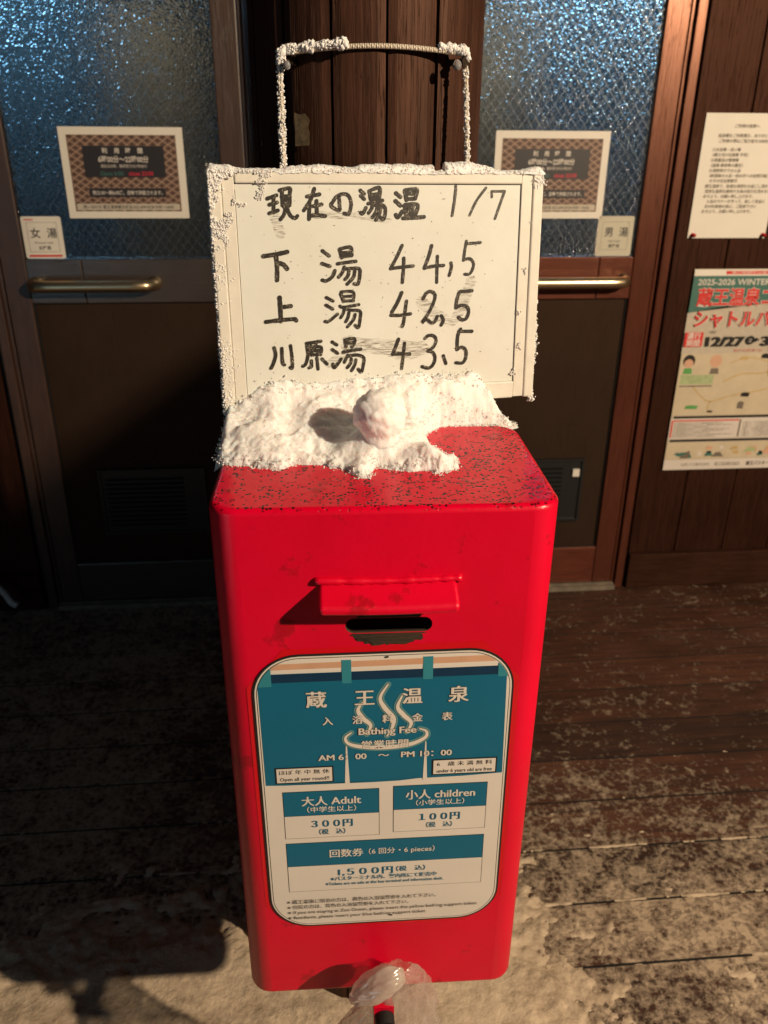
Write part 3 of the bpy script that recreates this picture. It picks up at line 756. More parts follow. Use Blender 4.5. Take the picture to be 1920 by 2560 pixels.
for x, w in ((112.5, 2.4), (190.8, 2.2)): sg.poly(P([(x - w, 304), (x + w, 304), (x + .5, 353), (x - .5, 353)]), -0.0020, CREAM)
steam = [[(129, 404), (124.6, 395), (129, 385), (136.5, 376), (132.5, 365)], [(153.5, 424), (146, 409), (150, 397), (158.5, 384), (157.5, 372), (152.4, 362)],
         [(167, 410), (162.8, 397), (168.5, 387), (176, 377), (171.5, 366)], [(117.5, 368), (111.8, 362), (115, 354.5), (128, 350), (152, 348), (176, 351), (190, 358.5), (191, 366), (184.5, 369.5)]]
for j, st in enumerate(steam):
    sg.stroke(P(st), 0.0086, -0.00205 - j * 1e-5, GL, 0.72); sg.stroke(P(st), 0.0058, -0.0022 - j * 1e-5, len(SM), 0.42); sg.stroke(P(st), 0.0047, -0.0023 - j * 1e-5, CREAM, 0.30)
ty = -0.0025
BR2 = len(SM); SM.append(M['lineink'])
def outl(body, x, z, h, w=None, b=0.05): sg.text(body, x, z, h, ty + 0.00012, width=w, bold=b, mat=BR2)
for ch, x in zip('入浴料金表', (95, 124, 153, 182, 211)): outl(ch, x * mm, 0.3835, 0.0098, b=0.03)
for ch, x in zip('蔵王温泉', (85, 131, 176.6, 221.3)): outl(ch, x * mm, 0.4095, 0.0185, b=0.03)
outl('Bathing Fee', 0.153, 0.3694, 0.0105, 0.058)
outl('営業時間', 0.1505, 0.3525, 0.0098, 0.0468, b=0.03)
outl('AM 6：00　〜　PM 10：00', 0.1507, 0.3386, 0.0092, 0.1335, b=0.03)
for ch, x in zip('蔵王温泉', (85, 131, 176.6, 221.3)): sg.text(ch, x * mm, 0.4095, 0.0185, ty, mincho=True, mat=CREAM)
for ch, x in zip('入浴料金表', (95, 124, 153, 182, 211)): sg.text(ch, x * mm, 0.3835, 0.0098, ty, mincho=True, mat=CREAM)
sg.text('Bathing Fee', 0.153, 0.3694, 0.0105, ty, width=0.056, mincho=True, mat=CREAM)
sg.text('営業時間', 0.1505, 0.3525, 0.0098, ty, width=0.046, bold=0.012, mat=CREAM)
sg.text('AM 6：00　〜　PM 10：00', 0.1507, 0.3386, 0.0092, ty, width=0.132, mincho=True, mat=CREAM)
for a, b, c, d in ((41, 99, 306.8, 327.6), (197.6, 263.4, 309.4, 329.8)):
    sg.rect(a * mm, b * mm, c * mm, d * mm, -0.0021, INK); sg.rect((a + 1.5) * mm, (b - 1.5) * mm, (c + 1.5) * mm, (d - 1.5) * mm, -0.0023, CREAM)
sg.text('ほぼ 年 中 無 休', 0.070, 0.3215, 0.0056, ty, width=0.050, bold=0.004, mat=INK); sg.text('Open all year round?!', 0.070, 0.3128, 0.0056, ty, width=0.049, bold=0.012, mat=INK)
sg.text('6　歳 未 満 無 料', 0.2305, 0.3238, 0.0056, ty, width=0.056, bold=0.004, mat=INK); sg.text('under 6 years old are free', 0.2305, 0.3150, 0.0056, ty, width=0.056, bold=0.012, mat=INK)
def price(x0, x1, z0, zm, z1):
    sg.rect(x0 * mm, x1 * mm, z0 * mm, z1 * mm, -0.0017, INK); sg.rect((x0 + .6) * mm, (x1 - .6) * mm, (z0 + .6) * mm, (zm - .5) * mm, -0.0019, CREAM)
    sg.rect((x0 + .6) * mm, (x1 - .6) * mm, zm * mm, (z1 - .6) * mm, -0.0019, TEAL)
price(46.7, 144.6, 231.5, 263, 295.4); price(158.7, 255.5, 234, 265.3, 297.2); price(46.6, 255.3, 153.8, 191.8, 225)
for cx, dz, a, b, c in ((0.0957, 0, '大人 Adult', '（中学生以上）', '３００円'), (0.2071, 0.0025, '小人 children', '（小学生以上）', '１００円')):
    sg.text(a, cx, 0.2825 + dz, 0.0125, ty, width=0.060 if dz == 0 else 0.071, mincho=True, mat=CREAM); sg.text(b, cx, 0.2712 + dz, 0.0074, ty, width=0.050, bold=0.012, mat=CREAM)
    sg.text(c, cx, 0.2516 + dz, 0.0108, ty, width=0.042, mincho=True, mat=TEAL); sg.text('（税　込）', cx, 0.2402 + dz, 0.0072, ty, width=0.027, bold=0.012, mat=TEAL)
sg.text('回数券', 0.1095, 0.2085, 0.0112, ty, width=0.035, mincho=True, mat=CREAM); sg.text('（6 回分・6 pieces）', 0.168, 0.2090, 0.0082, ty, width=0.070, bold=0.01, mat=CREAM)
sg.text('1,５００円', 0.1295, 0.1808, 0.0112, ty, width=0.058, mincho=True, mat=TEAL); sg.text('（税　込）', 0.178, 0.1815, 0.0074, ty, width=0.031, bold=0.012, mat=TEAL)
sg.text('※バスターミナル内、案内所にて販売中', 0.149, 0.1712, 0.0062, ty, width=0.114, bold=0.014, mat=TEAL)
sg.text('※Tickets are on sale at the bus terminal and information desk.', 0.150, 0.1640, 0.0056, ty, width=0.127, bold=0.014, mat=TEAL)
for i, (s, w) in enumerate((('※ 蔵王温泉に宿泊の方は、黄色の入浴協賛券を入れて下さい。', 162), ('※ 住民の方は、青色の入浴協賛券を入れて下さい。', 132), ('※ If you are staying at Zao Onsen, please insert the yellow bathing support ticket.', 209), ('※ Residents, please insert your blue bathing support ticket.', 152))):
    sg.text(s, 0.044, 0.1390 - i * 0.0081, 0.0060, ty, 'LEFT', w * mm, bold=0.004, mat=INK)
for x, z in ((152.5, 455.5), (157, 111)): sg.poly([(x * mm + 0.0016 * math.cos(k), z * mm + 0.0012 * math.sin(k)) for k in np.linspace(0, 6.0, 12)], -0.0026, RU)
sign = sg.build('fee_sign', SM, box); sign['label'] = 'laminated teal and cream fee sign'
sign.matrix_local = Matrix.Translation((0.15, 0, 0.28)) @ Matrix.Rotation(-0.009, 4, 'Y') @ Matrix.Translation((-0.15, -0.0002, -0.28))
# clear laminate border round the sign, a little glossier than the paint
lam = NT('clear_laminate_rim'); lam.set(Base_Color=(0.56, 0.004, 0.012), Roughness=0.16)
m_ = MB(); o1 = [(60, 94), (240, 94), (279, 130), (280, 425), (244, 468), (56, 466), (20, 425), (20, 132)]
m_.poly(P(o1), -0.0001); o = m_.build('laminate', lam.m, sign)

# ================================================================== WHITEBOARD
BM = Matrix(((0.9868800500570195, -0.16132499979128212, -0.006481607963888232), (0.16113364200984642, 0.9815886388856668, 0.1025655567099721), (-0.010184115675765435, -0.10226430683736468, 0.9947051298424956))).to_4x4()
BM.translation = (0.0750434735697146, 0.862, 1.1890749453238247)
wb = thing('whiteboard', 'cream whiteboard with handwritten bath temperatures, hung by a cord on the pillar', 'whiteboard')
wb.matrix_world = BM
U, Wd = 0.1712, 0.1169
m_ = MB(); m_.box(-0.147, 0.148, 0.0012, 0.011, -0.098, 0.1055); m_.build('panel', M['board'], wb)
def strip(x0, x1, z0, z1):
    m_ = MB(); m_.box(x0, x1, -0.0022, 0.013, z0, z1); o = m_.build('frame_strip', M['wrap'], wb)
    v = o.modifiers.new('edge', 'BEVEL'); v.width = 0.0018; v.segments = 3
    return o
for s in (-1, 1):
    a, b = sorted((s * U, s * 0.1595)); strip(a, b, -Wd, Wd)
    a, b = sorted((s * 0.1592, s * 0.1473)); m_ = MB(); m_.box(a, b, -0.0006, 0.012, -Wd + 0.001, Wd - 0.001)
    o = m_.build('frame_strip', M['wrap'], wb); v = o.modifiers.new('edge', 'BEVEL'); v.width = 0.0008; v.segments = 2
strip(-0.147, 0.1470, 0.1056, Wd); strip(-0.147, 0.1470, -Wd, -0.0981)
m_ = MB()
for a, b, c, d in ((-0.147, 0.147, 0.1050, 0.1056), (0.1466, 0.1471, -0.097, 0.105), (-0.1470, -0.1467, -0.097, 0.1)): m_.box(a, b, 0.0008, 0.0013, c, d)
m_.build('seam', M['gasket'], wb)
STROKES = """3.5 -116.3 91.9 -106.9 95
3.5 -114.5 86.4 -106.8 88.5
3.5 -114.9 78.5 -106.3 81.2
3.5 -109.9 93.9 -110.6 79.3
3.5 -101.6 100.1 -101.4 86
3.5 -103.7 99.5 -101.6 100 -93.9 101.3 -94 95.5 -94.6 86
3.5 -101.9 93.9 -94.3 94.3
3.5 -101.2 90.3 -94.8 90.7
3.5 -101.4 86 -94.6 86.8
3.5 -100.2 84.4 -96 84.8
3.5 -99 82.8 -100.6 77.2 -104.2 72.9
3.5 -96.9 82 -94.2 76.4 -90 74 -87.4 76
3.5 -77.2 93.9 -64.7 95.9
3.5 -69.7 101 -73.9 90.7 -80.7 81.2
3.5 -74.9 87.5 -75.9 73.1
3.5 -71.6 85.1 -62.9 86.7
3.5 -67.9 89.9 -67.9 77.1
3.5 -73.6 76.3 -66.7 76.7 -59.7 75.8
3.5 -45.3 93.1 -45 86.7 -45.6 81 -53.4 85.1 -51.5 89.1 -47 94.3 -40 96.3 -35.2 93.9 -33.2 87.5 -34.6 80.2 -36.5 77.4 -40.4 78.2
3.5 -23.7 99.5 -19.8 96.3
3.5 -23.3 94.7 -19.8 91.5
3.5 -23.6 78.9 -21.4 78.1 -18.2 83.4
3.5 -14.4 98.7 -13.2 91.5
3.5 -14.4 99.1 -8.2 101.5 -3.7 101.6 -4.3 92.3
3.5 -13.1 95.5 -4.2 96.3
3.5 -12.7 91.9 -4.3 92.7
3.5 -15.5 87.4 -8.3 89 -1.2 90.2
3.5 -11.5 87 -12.4 82.5 -15.6 78.5
3.5 -11 85.8 -3 86.2 1.5 83.3 1.4 76.8 -0.4 72.3 -3.1 73.9
3.5 -6.6 85 -7.5 80.1 -11.6 74.4
3.5 -3 83.3 -4.4 77.6 -8.1 71.9
3.7 12.8 97.1 17.7 93.5
3.7 12.3 89.8 17.7 85.3
3.7 12.7 76.7 15 74.2 19.5 80
3.7 22.2 99.2 24 90.6
3.7 22.7 100 34.5 100.4 33.1 92.3
3.7 23.6 96.3 33.6 96.8
3.7 24 91.5 33.1 91.9
3.7 21.8 85.7 23.1 76.7
3.7 22.2 86.1 35.4 86.1 33.2 76.6
3.7 26.3 84.9 26.8 77.1
3.7 30.4 84.9 30 77.1
3.7 20.4 73.4 30 73.7 42.4 74.5
2.5 75.8 103.8 75.9 103.1
2.5 76 100.9 74.7 88.9 72.6 75.6
2.5 108.6 102.2 98.6 89.8 91.5 75.9
2.5 115.3 93.5 115.1 98.9
2.5 115.1 98.9 129.2 99
2.5 129.2 99 124.9 87.2 119.6 72.4
3.3 19.2 47.1 13.5 35.7 7 24.7
3.3 7 24.7 18.1 25.8 31.1 26.8
3.3 21.1 34.7 20.9 26.2 19.5 10.6
3.3 50.9 46.6 47.9 36 43.3 24.9
3.3 43.3 24.4 54.6 26.4 64.1 26.7
3.3 57.3 35.9 57 25.5 56.8 9.8
3.3 72.2 29.1 72.7 24.3 70.5 16.5
2.9 104.2 49 88.9 47.9
2.9 88.8 50.5 87.2 41.4 86 31.5
2.9 86 31.5 92.7 33.1 97.2 28.2 95.9 21.3 92.6 17.4 87.8 17.5
4.1 -122.8 38.8 -111 40.3 -99 42.5
4.1 -110.3 38.6 -109.7 29 -110.4 15.8
4.1 -106.7 32 -102.8 30.2 -99.8 26.4
4.1 -108.7 -1.1 -108.5 -11.7 -108.4 -24.6
4.1 -106.3 -10.7 -97.8 -9.9
4.1 -123.8 -24.8 -112.1 -23.8 -95.8 -22.9 -92.9 -24.4
3.4 -63.7 43.1 -56.9 38.1
3.4 -64.5 30.9 -56.4 28
3.4 -64.7 14.8 -60.2 14 -54.1 18.1 -51.4 23.7
3.4 -46 44.2 -44 36.2
3.4 -46 44.5 -34.8 46.1 -33.8 38.1
3.4 -44.6 40.7 -34.1 41.3
3.4 -43.9 36.9 -33.5 38.5
3.4 -48.6 30.3 -38.8 31.5 -29.5 32.4
3.4 -41.6 27 -44 21.4 -47.8 17.3
3.4 -40.5 25.2 -33.7 25.5 -26.2 25 -25.6 18.9 -27.6 10.4 -31.8 10.5
3.4 -36.8 23.4 -38 18.5 -41.1 15
3.4 -30.8 22.6 -32.4 16.9 -39 10.3
3.1 -61.1 -2.4 -54.1 -6.1
3.1 -61.7 -9.9 -54.7 -14.1
3.1 -63 -26.2 -59.2 -26.3 -49.9 -19.3
3.1 -46 0.8 -43.1 -6.8
3.1 -45.6 2.6 -33.1 2.3 -32.9 -6.7
3.1 -43.8 -2.1 -33.2 -1.7
3.1 -43.1 -6.4 -32.9 -6.4
3.1 -47.1 -11.4 -43.7 -12.6 -27.2 -10.5
3.1 -42.6 -14.4 -43.8 -18.8 -46.6 -23
3.1 -41.4 -14.1 -36.1 -15.7 -26.2 -17.1 -26 -24.5 -28 -33.6 -31.5 -31.3
3.1 -37.7 -18.2 -39 -23.3 -41.4 -27.3
3.1 -31.3 -20.3 -33.3 -25.7 -39.6 -32.5
3.5 18.8 0.4 14.1 -9.7 8.2 -19.1
3.5 7 -22.4 16.4 -22.7 28.3 -21.6
3.5 23.9 -8.5 22.3 -19.6 20.8 -30 19.2 -34.4
3.5 42 -6.5 45.6 -1 50.3 0.7 55.1 -2.8 53.6 -10.9 47.4 -22.6 41.1 -31 45.8 -27.8 51.5 -31.8 55.5 -30 57.8 -25.2
3.5 62.3 -24.6 64.8 -29.2 62.4 -34.4
3.5 96.2 0.3 83.2 -0.2
3.5 82 -1.2 79.4 -9.4 78.7 -16.8
3.5 78.7 -16.8 85.2 -14.4 91.3 -16.5 93.1 -21.8 90.4 -28.5 85.5 -29.5 81.8 -26.7
3.5 15.2 -47.4 12.4 -54.5 8.8 -63.1
3.5 8.8 -63.1 16.4 -62.7 27.6 -63.6
3.5 21.8 -51.9 20.8 -61.7 19.6 -70.9 18.6 -78.6
3.5 44.4 -47.8 48.4 -44.9 54.1 -45.5 57 -50.2 54.2 -57 47.8 -61.4
3.5 47.8 -61.4 53.5 -63.1 56 -69.4 53.7 -76.3 48.8 -79.6 41.4 -77.7
3.5 65.4 -67.1 68.4 -75.5
3.5 97.4 -42.2 82.5 -41.6
3.5 84.5 -39.4 81.4 -46.6 80.9 -61.2
3.5 80.9 -60.8 86.3 -58.7 90.9 -62.4 91.1 -70.2 87.5 -75.6 80 -75.2
3.4 -116.8 -51 -115.7 -58.7 -118.7 -67.5 -121.2 -71.8
3.4 -109 -52 -108.9 -65.7 -107.2 -68.8
3.4 -100 -49.5 -99 -61 -99.1 -72.1 -101.4 -72
3.4 -83.4 -47.9 -75.8 -47.1 -68.2 -46.3
3.4 -83 -49 -82.3 -60.2 -85 -69.1 -88.1 -71.2
3.4 -78.6 -50.7 -78.5 -59.6
3.4 -79 -52.2 -68.4 -52.2 -69 -60
3.4 -78.4 -55.9 -68.9 -55.6
3.4 -78.2 -60 -69 -59.3
3.4 -73.6 -49.4 -74.5 -52.4
3.4 -78.8 -66 -79 -71.6 -81.3 -73
3.4 -73 -63.2 -72.2 -74.9
3.4 -67.7 -64.6 -62.5 -70.1
3.4 -56.4 -47.5 -51.5 -50.7
3.4 -56.6 -55.3 -51 -59.3
3.4 -56.3 -70.4 -54.5 -74.3 -47.3 -65.5
3.4 -42.6 -46.2 -41.6 -53
3.4 -42.6 -45.8 -32.9 -45.1 -33 -49.6 -35.4 -53.2
3.4 -42.3 -49.2 -33 -49.2
3.4 -44.8 -58.5 -35.5 -57 -26.1 -56.2
3.4 -40.2 -62 -43.9 -69.1
3.4 -38.7 -62.9 -30.1 -62.1 -23.1 -65.1 -23.3 -71.9 -25.8 -80.2 -29.2 -77
3.4 -36.4 -66 -37.3 -70.5 -40.9 -74.9
3.4 -31.4 -67 -32.7 -72.2 -36.3 -78.2"""
m_ = MB()
for i, ln in enumerate(STROKES.split('\n')):
    q = [float(t) * mm for t in ln.split()]
    m_.stroke(list(zip(q[1::2], q[2::2])), q[0] * 1.04, 0.00075 - (i % 9) * 0.00005)
rr = random.Random(8)
for i in range(70):         # marker dots and nicks
    x, z, r = rr.uniform(-0.12, 0.14), rr.uniform(-0.07, 0.10), rr.uniform(0.0002, 0.0006)
    m_.poly([(x + r * math.cos(k) * rr.uniform(.6, 1.3), z + r * math.sin(k)) for k in np.linspace(0, 5.5, 7)], 0.0007)
m_.build('handwriting', M['marker'], wb)
m_ = MB()
def smear(pts, w, y): m_.stroke([(a * mm, b * mm) for a, b in pts], w * mm, y)
smear([(-70, 77), (-30, 76), (5, 72)], 7, 0.00095); smear([(-40, -50), (0, -55), (40, -58)], 16, 0.00095); smear([(-60, -70), (-20, -52), (20, -66), (45, -58)], 9, 0.00090)
smear([(-110, 76), (-105, 60)], 10, 0.00095); smear([(40, -10), (75, -30), (95, 10)], 12, 0.00095)
m_.build('smear', M['smear'], wb)
# hanging cord: up from the board, over both bolts and round the pillar
top = [BM @ Vector((-0.098, 0.008, Wd)), BM @ Vector((0.0905, 0.008, Wd))]
(lx, ly, lz), (rx, ry, rz) = bolts
arc = []
for i in range(25):
    a = BL + (BR_ - BL) * i / 24; t = i / 24
    r = 0.1345 + 0.0145 * (abs(2 * t - 1) ** 3)
    arc.append((PX + math.sin(a) * r, PY - math.cos(a) * r, lz + 0.0070 + (rz - lz) * t + 0.0055 * math.sin(math.pi * t) ** 0.8))
def seg(a, b, n): return [tuple(Vector(a).lerp(Vector(b), i / n)) for i in range(n)]
Lu = (lx - 0.004, ly - 0.001, lz + 0.002); Ru = (rx + 0.004, ry - 0.001, rz + 0.002)
path = seg(top[0], Lu, 14) + [Lu] + arc + [Ru] + seg(top[1], Ru, 14)[::-1]
m_ = MB(); m_.tube(path, 0.0024, 10)
m_.build('hanging_cord', M['cord'], wb, True).matrix_parent_inverse = BM.inverted()

# ------------------------------------------------------------------ snow and frost
rg = np.random.default_rng(21)
def frost_thing(mbx, name, label, cat, mat, mw_=None, group=None):
    o = mbx.build(name, mat, None, True)
    if mw_ is not None: o.matrix_world = mw_
    return tag(o, label, cat, group)
# cap along the top edge of the board
m_ = MB(); nu, nv = 420, 22
uu, vv = np.meshgrid(np.linspace(-0.1735, 0.1725, nu), np.linspace(0, 1, nv))
hh = 0.0030 + 0.0085 * np.clip(fbm(uu, uu * 0 + 3, 22, 4, 0.55, 3) - 0.28, 0, 1) * 1.5
hh *= np.where(np.abs(uu - 0.058) < 0.006, 0.25, 1.0) * np.clip((0.1735 - np.abs(uu)) / 0.006, 0.15, 1)
ang = vv * math.pi
yy = 0.0055 - np.cos(ang) * (0.0085 + 0.0012 * (fbm(uu, vv * 0.1, 160, 3, 0.5, 9) - 0.5))
zz = Wd - 0.0006 + np.sin(ang) * hh - (1 - np.sin(ang)) * 0.0028 * fbm(uu, vv * 0.01, 90, 4, 0.6, 5)
zz += 0.0022 * (fbm(uu, yy, 420, 3, 0.6, 7) - 0.5); yy += 0.0015 * (fbm(uu, zz, 380, 3, 0.6, 8) - 0.5)
height_mesh(m_, uu, yy, zz, np.ones_like(uu, bool))
n = 900; u = rg.uniform(-0.172, 0.172, n); t = rg.uniform(0.0, 0.75, n) * math.pi
h = 0.0030 + 0.0085 * np.clip(fbm(u, u * 0 + 3, 22, 4, 0.55, 3) - 0.28, 0, 1) * 1.5; h *= np.where(np.abs(u - 0.058) < 0.006, 0.3, 1)
crumbs(m_, np.stack([u, 0.0055 - np.cos(t) * 0.009, Wd - 0.001 + np.sin(t) * h], 1), rg.uniform(0.0003, 0.0010, n), 2, 1)
frost_thing(m_, 'snow_ridge', 'ridge of snow lying along the top edge of the whiteboard', 'snow', [M['snow'], M['frost']], BM)
# frost crusts on the face: upper left corner, left edge, right edge
def crust(pts, label, seed):
    m2 = MB(); P_ = np.array([p[:3] for p in pts]); R_ = np.array([p[3] for p in pts]); crumbs(m2, P_, R_, seed)
    return frost_thing(m2, 'frost_crust', label, 'frost', M['frost'], BM, 'frost crusts on the whiteboard')
pts = []
while len(pts) < 2600:
    x, z = rg.uniform(-0.172, -0.09), rg.uniform(0.03, 0.117)
    d = (x + 0.172) * 11 + (0.117 - z) * 7.5; nn = float(fbm(np.array(x), np.array(z), 75, 4, 0.6, 4))
    if x > -0.147 and z < 0.105 and d > 0.75: continue
    if nn > 0.30 + 0.42 * d: pts.append((x, (-0.0022 if (x < -0.159 or z > 0.1056) else (-0.0008 if x < -0.147 else 0.0008)) - abs(rg.normal(0, 0.0011)) * (1.2 - min(d, 0.9)), z, rg.uniform(0.0003, 0.0014) * (1.2 - min(d, 0.9))))
crust(pts, 'thick frost crust over the upper left corner of the whiteboard', 5)
pts = []
for i in range(1700):
    z = rg.uniform(-0.117, 0.10); nn = float(fbm(np.array(z), np.array(2.0), 40, 4, 0.6, 14)); k = rg.random()
    if k < 0.55: pts.append((-0.1712 - rg.uniform(-0.0004, 0.0012) * (0.6 + nn), rg.uniform(-0.0022, 0.010), z, rg.uniform(0.0004, 0.0013) * (0.5 + nn)))
    elif nn > 0.5 or z < -0.06:
        x = -0.171 + abs(rg.normal(0, 0.007)); pts.append((x, -0.0022 if x < -0.159 else -0.0006, z, rg.uniform(0.0003, 0.0010)))
crust(pts, 'fringe of hoar frost down the left edge of the whiteboard', 6)
pts = []
for i in range(520):
    k = rg.random()
    if k < 0.5: z = rg.normal(-0.055, 0.017); pts.append((0.1712 + abs(rg.normal(0, 0.0022)) * (1 - min(abs(z + 0.055) / 0.04, 0.9)), rg.uniform(0.0, 0.010), z, rg.uniform(0.0005, 0.0016)))
    elif k < 0.62: pts.append((rg.normal(0.166, 0.0035), -0.0022, rg.normal(0.1085, 0.003), rg.uniform(0.0006, 0.0017)))
    elif k < 0.74: pts.append((rg.normal(0.1695, 0.002), rg.uniform(-0.003, 0.006), rg.normal(-0.1165, 0.0035), rg.uniform(0.0006, 0.0018)))
    else:
        c = [(0.150, -0.025), (0.165, -0.05), (0.162, 0.07), (0.155, 0.02), (0.1645, -0.075), (0.152, -0.06), (0.147, -0.088)][int(rg.integers(7))]
        pts.append((c[0] + rg.normal(0, 0.0018), -0.0015, c[1] + rg.normal(0, 0.0022), rg.uniform(0.0003, 0.0010)))
crust(pts, 'scattered frost clumps along the right edge of the whiteboard', 7)['kind'] = 'stuff'
# frost on the cord, snow lumps over both bolts
def along(path_, n, r0, r1, jit, seed):
    A = np.array(path_); i = rg.uniform(0, len(A) - 1.001, n); k = i.astype(int); f = (i - k)[:, None]
    C_ = A[k] * (1 - f) + A[k + 1] * f; d = rg.normal(0, 1, (n, 3)); d /= np.linalg.norm(d, axis=1)[:, None]
    lump = 0.6 + 0.9 * fbm(i, i * 0, 1.3, 3, 0.6, seed)[:, None]
    return C_ + d * jit * lump, rg.uniform(r0, r1, n) * lump[:, 0]
for a, b, lab, sd, w in ((top[0], Lu, 'left', 31, 1.15), (top[1], Ru, 'right', 32, 0.9)):
    m2 = MB(); p_, r2 = along(seg(a, b, 30) + [b], 560, 0.0005, 0.0013, 0.0024 * w, sd); crumbs(m2, p_, r2, sd)
    tag(m2.build('frost_sleeve', M['frost'], None, True), 'sleeve of frost on the %s vertical length of the hanging cord' % lab, 'frost', 'frost on the cord')
def lump(path_, n, jit, r, lab, sd):
    m2 = MB(); p_, r2 = along(path_, n, r * 0.4, r, jit, sd); p_[:, 2] += 0.0016; crumbs(m2, p_, r2, sd, 1)
    core, rc = along(path_, 260, 0.0016, 0.0028, 0.0016, sd); core[:, 2] += 0.0022; crumbs(m2, core, rc, sd + 1)
    tag(m2.build('snow_lump', [M['frost'], M['frost']], None, True), lab, 'snow', 'snow lumps on the bolts')
A0 = [(lx - 0.003, ly - 0.003, lz - 0.003), (lx - 0.002, ly - 0.004, lz + 0.006)] + [(x, y - 0.001, z + 0.001) for x, y, z in arc[:9]]
lump(A0, 700, 0.0034, 0.0016, 'long snow lump draped over the left bolt and part of the cord', 41)
A1 = [(x, y - 0.001, z + 0.0012) for x, y, z in arc[-4:]] + [(rx + 0.003, ry - 0.003, rz + 0.006), (rx + 0.006, ry - 0.002, rz + 0.001)]
lump(A1, 330, 0.0024, 0.0013, 'small snow lump on the right bolt beside an ice drop', 43)
for (x, y, z, r), lab in (((rx - 0.006, ry - 0.012, rz - 0.004, 0.0044), 'clear ice drop hanging under the right bolt'), ((lx + 0.003, ly - 0.012, lz - 0.004, 0.0036), 'dark ice drop hanging under the left bolt')):
    bm = bmesh.new(); bmesh.ops.create_uvsphere(bm, u_segments=20, v_segments=14, radius=r)
    for v in bm.verts: v.co.z *= 1.25 if v.co.z > 0 else 1.0
    bmesh.ops.translate(bm, verts=bm.verts, vec=(x, y, z)); me = bpy.data.meshes.new('ice_drop'); bm.to_mesh(me); bm.free()
    me.materials.append(M['ice']); me.polygons.foreach_set('use_smooth', [True] * len(me.polygons))
    o = bpy.data.objects.new('ice_drop', me); COL.objects.link(o); tag(o, lab, 'ice', 'ice drops on the bolts')

# snow drift on the lid of the red box, banked against the board ----
def poly_dist(X, Y, poly):
    """signed distance, positive inside"""
    d = np.full(X.shape, 1e9); ins = np.zeros(X.shape, bool); n = len(poly)
    for i in range(n):
        (x0, y0), (x1, y1) = poly[i], poly[(i + 1) % n]
        ex, ey = x1 - x0, y1 - y0; t = np.clip(((X - x0) * ex + (Y - y0) * ey) / (ex * ex + ey * ey), 0, 1)
        d = np.minimum(d, np.hypot(X - x0 - t * ex, Y - y0 - t * ey))
        c = ((y0 > Y) != (y1 > Y)) & (X < (x1 - x0) * (Y - y0) / (y1 - y0 + 1e-12) + x0); ins ^= c
    return np.where(ins, d, -d)
outline = [(-10, 240), (-10, 116), (0, 107), (19.6, 100.9), (38.8, 95), (57.9, 92), (70, 102), (96, 100), (108.5, 90), (120, 76), (134.8, 64), (141, 80), (146, 92), (163, 83), (188, 81), (206, 75), (225, 85), (224, 108), (215, 128), (205, 150), (196, 172), (206, 186), (222, 208), (264, 214), (298, 210), (303, 215), (296, 222), (278, 280), (-6, 280)]
s_ = np.linspace(-0.012, 0.308, 336); t_ = np.linspace(0.055, 0.262, 228); S, T = np.meshgrid(s_, t_)
wob = (fbm(S, T, 95, 4, 0.6, 51) - 0.5) * 0.020 * np.clip(1.6 - T / 0.11, 0.15, 1)
sd = poly_dist(S, T, [(a * mm, b * mm) for a, b in outline]) + wob
cover = np.clip(sd / (0.010 + 0.022 * np.clip((S - 0.235) / 0.04, 0, 1)), -1, 1)
# the board face crosses the lid: y of the board plane along s, in box coordinates
ib = (Matrix.Translation(bx_o) @ Matrix.Rotation(byaw, 4, 'Z')).inverted()
pb, nbv = ib @ (BM @ Vector((0, 0, -0.1))), (ib.to_3x3() @ (BM.to_3x3() @ Vector((0, 1, 0))))
Yb = pb.y - (S - pb.x) * nbv.x / nbv.y
bank = np.clip(1 - (Yb - T) / 0.105, 0, 1.25)
topz = 0.037 + 0.013 * fbm(S, S * 0, 26, 3, 0.5, 52) - 0.016 * np.clip((0.045 - S) / 0.04, 0, 1) - 0.012 * np.clip((S - 0.262) / 0.03, 0, 1)
hgt = 0.0055 + topz * np.clip(bank, 0, 1.0) ** 1.35 + 0.016 * (fbm(S, T, 34, 3, 0.5, 53) - 0.45) + 0.006 * np.abs(fbm(S, T, 75, 3, 0.5, 57) - 0.5)
foot = np.exp(-((S - 0.150) ** 2 / (2 * 0.022 ** 2) + (T - 0.125) ** 2 / (2 * 0.025 ** 2)))
hgt += 0.008 * foot + 0.016 * np.exp(-((S - 0.150) ** 2 + (T - 0.122) ** 2) / (2 * 0.017 ** 2))
ridge = np.exp(-((S - (0.190 + 0.3 * (0.12 - T))) ** 2) / (2 * 0.011 ** 2)) * np.clip((T - 0.07) / 0.02, 0, 1) * np.clip((0.175 - T) / 0.03, 0, 1); hgt += 0.013 * ridge
hollow = np.exp(-((S - 0.152) ** 2 / (2 * 0.012 ** 2) + (T - 0.088) ** 2 / (2 * 0.016 ** 2))); hgt -= 0.010 * hollow
hollow = np.exp(-((S - 0.208) ** 2 / (2 * 0.007 ** 2) + (T - 0.165) ** 2 / (2 * 0.03 ** 2))); hgt -= 0.022 * hollow
prof = np.where(cover > 0, 1 - (1 - np.clip(cover, 0, 1)) ** 2, 0) ** 0.8
Z = BH - 0.0012 + hgt * prof + np.where(cover <= 0, 0.004 * cover, 0)
Z += (0.0022 * (fbm(S, T, 130, 4, 0.6, 54) - 0.5) + 0.0009 * (fbm(S, T, 420, 2, 0.6, 55) - 0.5)) * np.clip(cover * 2, 0, 1)
edge_out = (S < -0.0042) | (S > 0.3038)
Z = np.where(edge_out & (T < 0.2), Z - np.clip(np.maximum(-0.004 - S, S - 0.3038), 0, 1) * 1.1, Z)
keep = (cover > -0.25) & (T < Yb + 0.006)
m_ = MB(); height_mesh(m_, S, T, Z, keep)
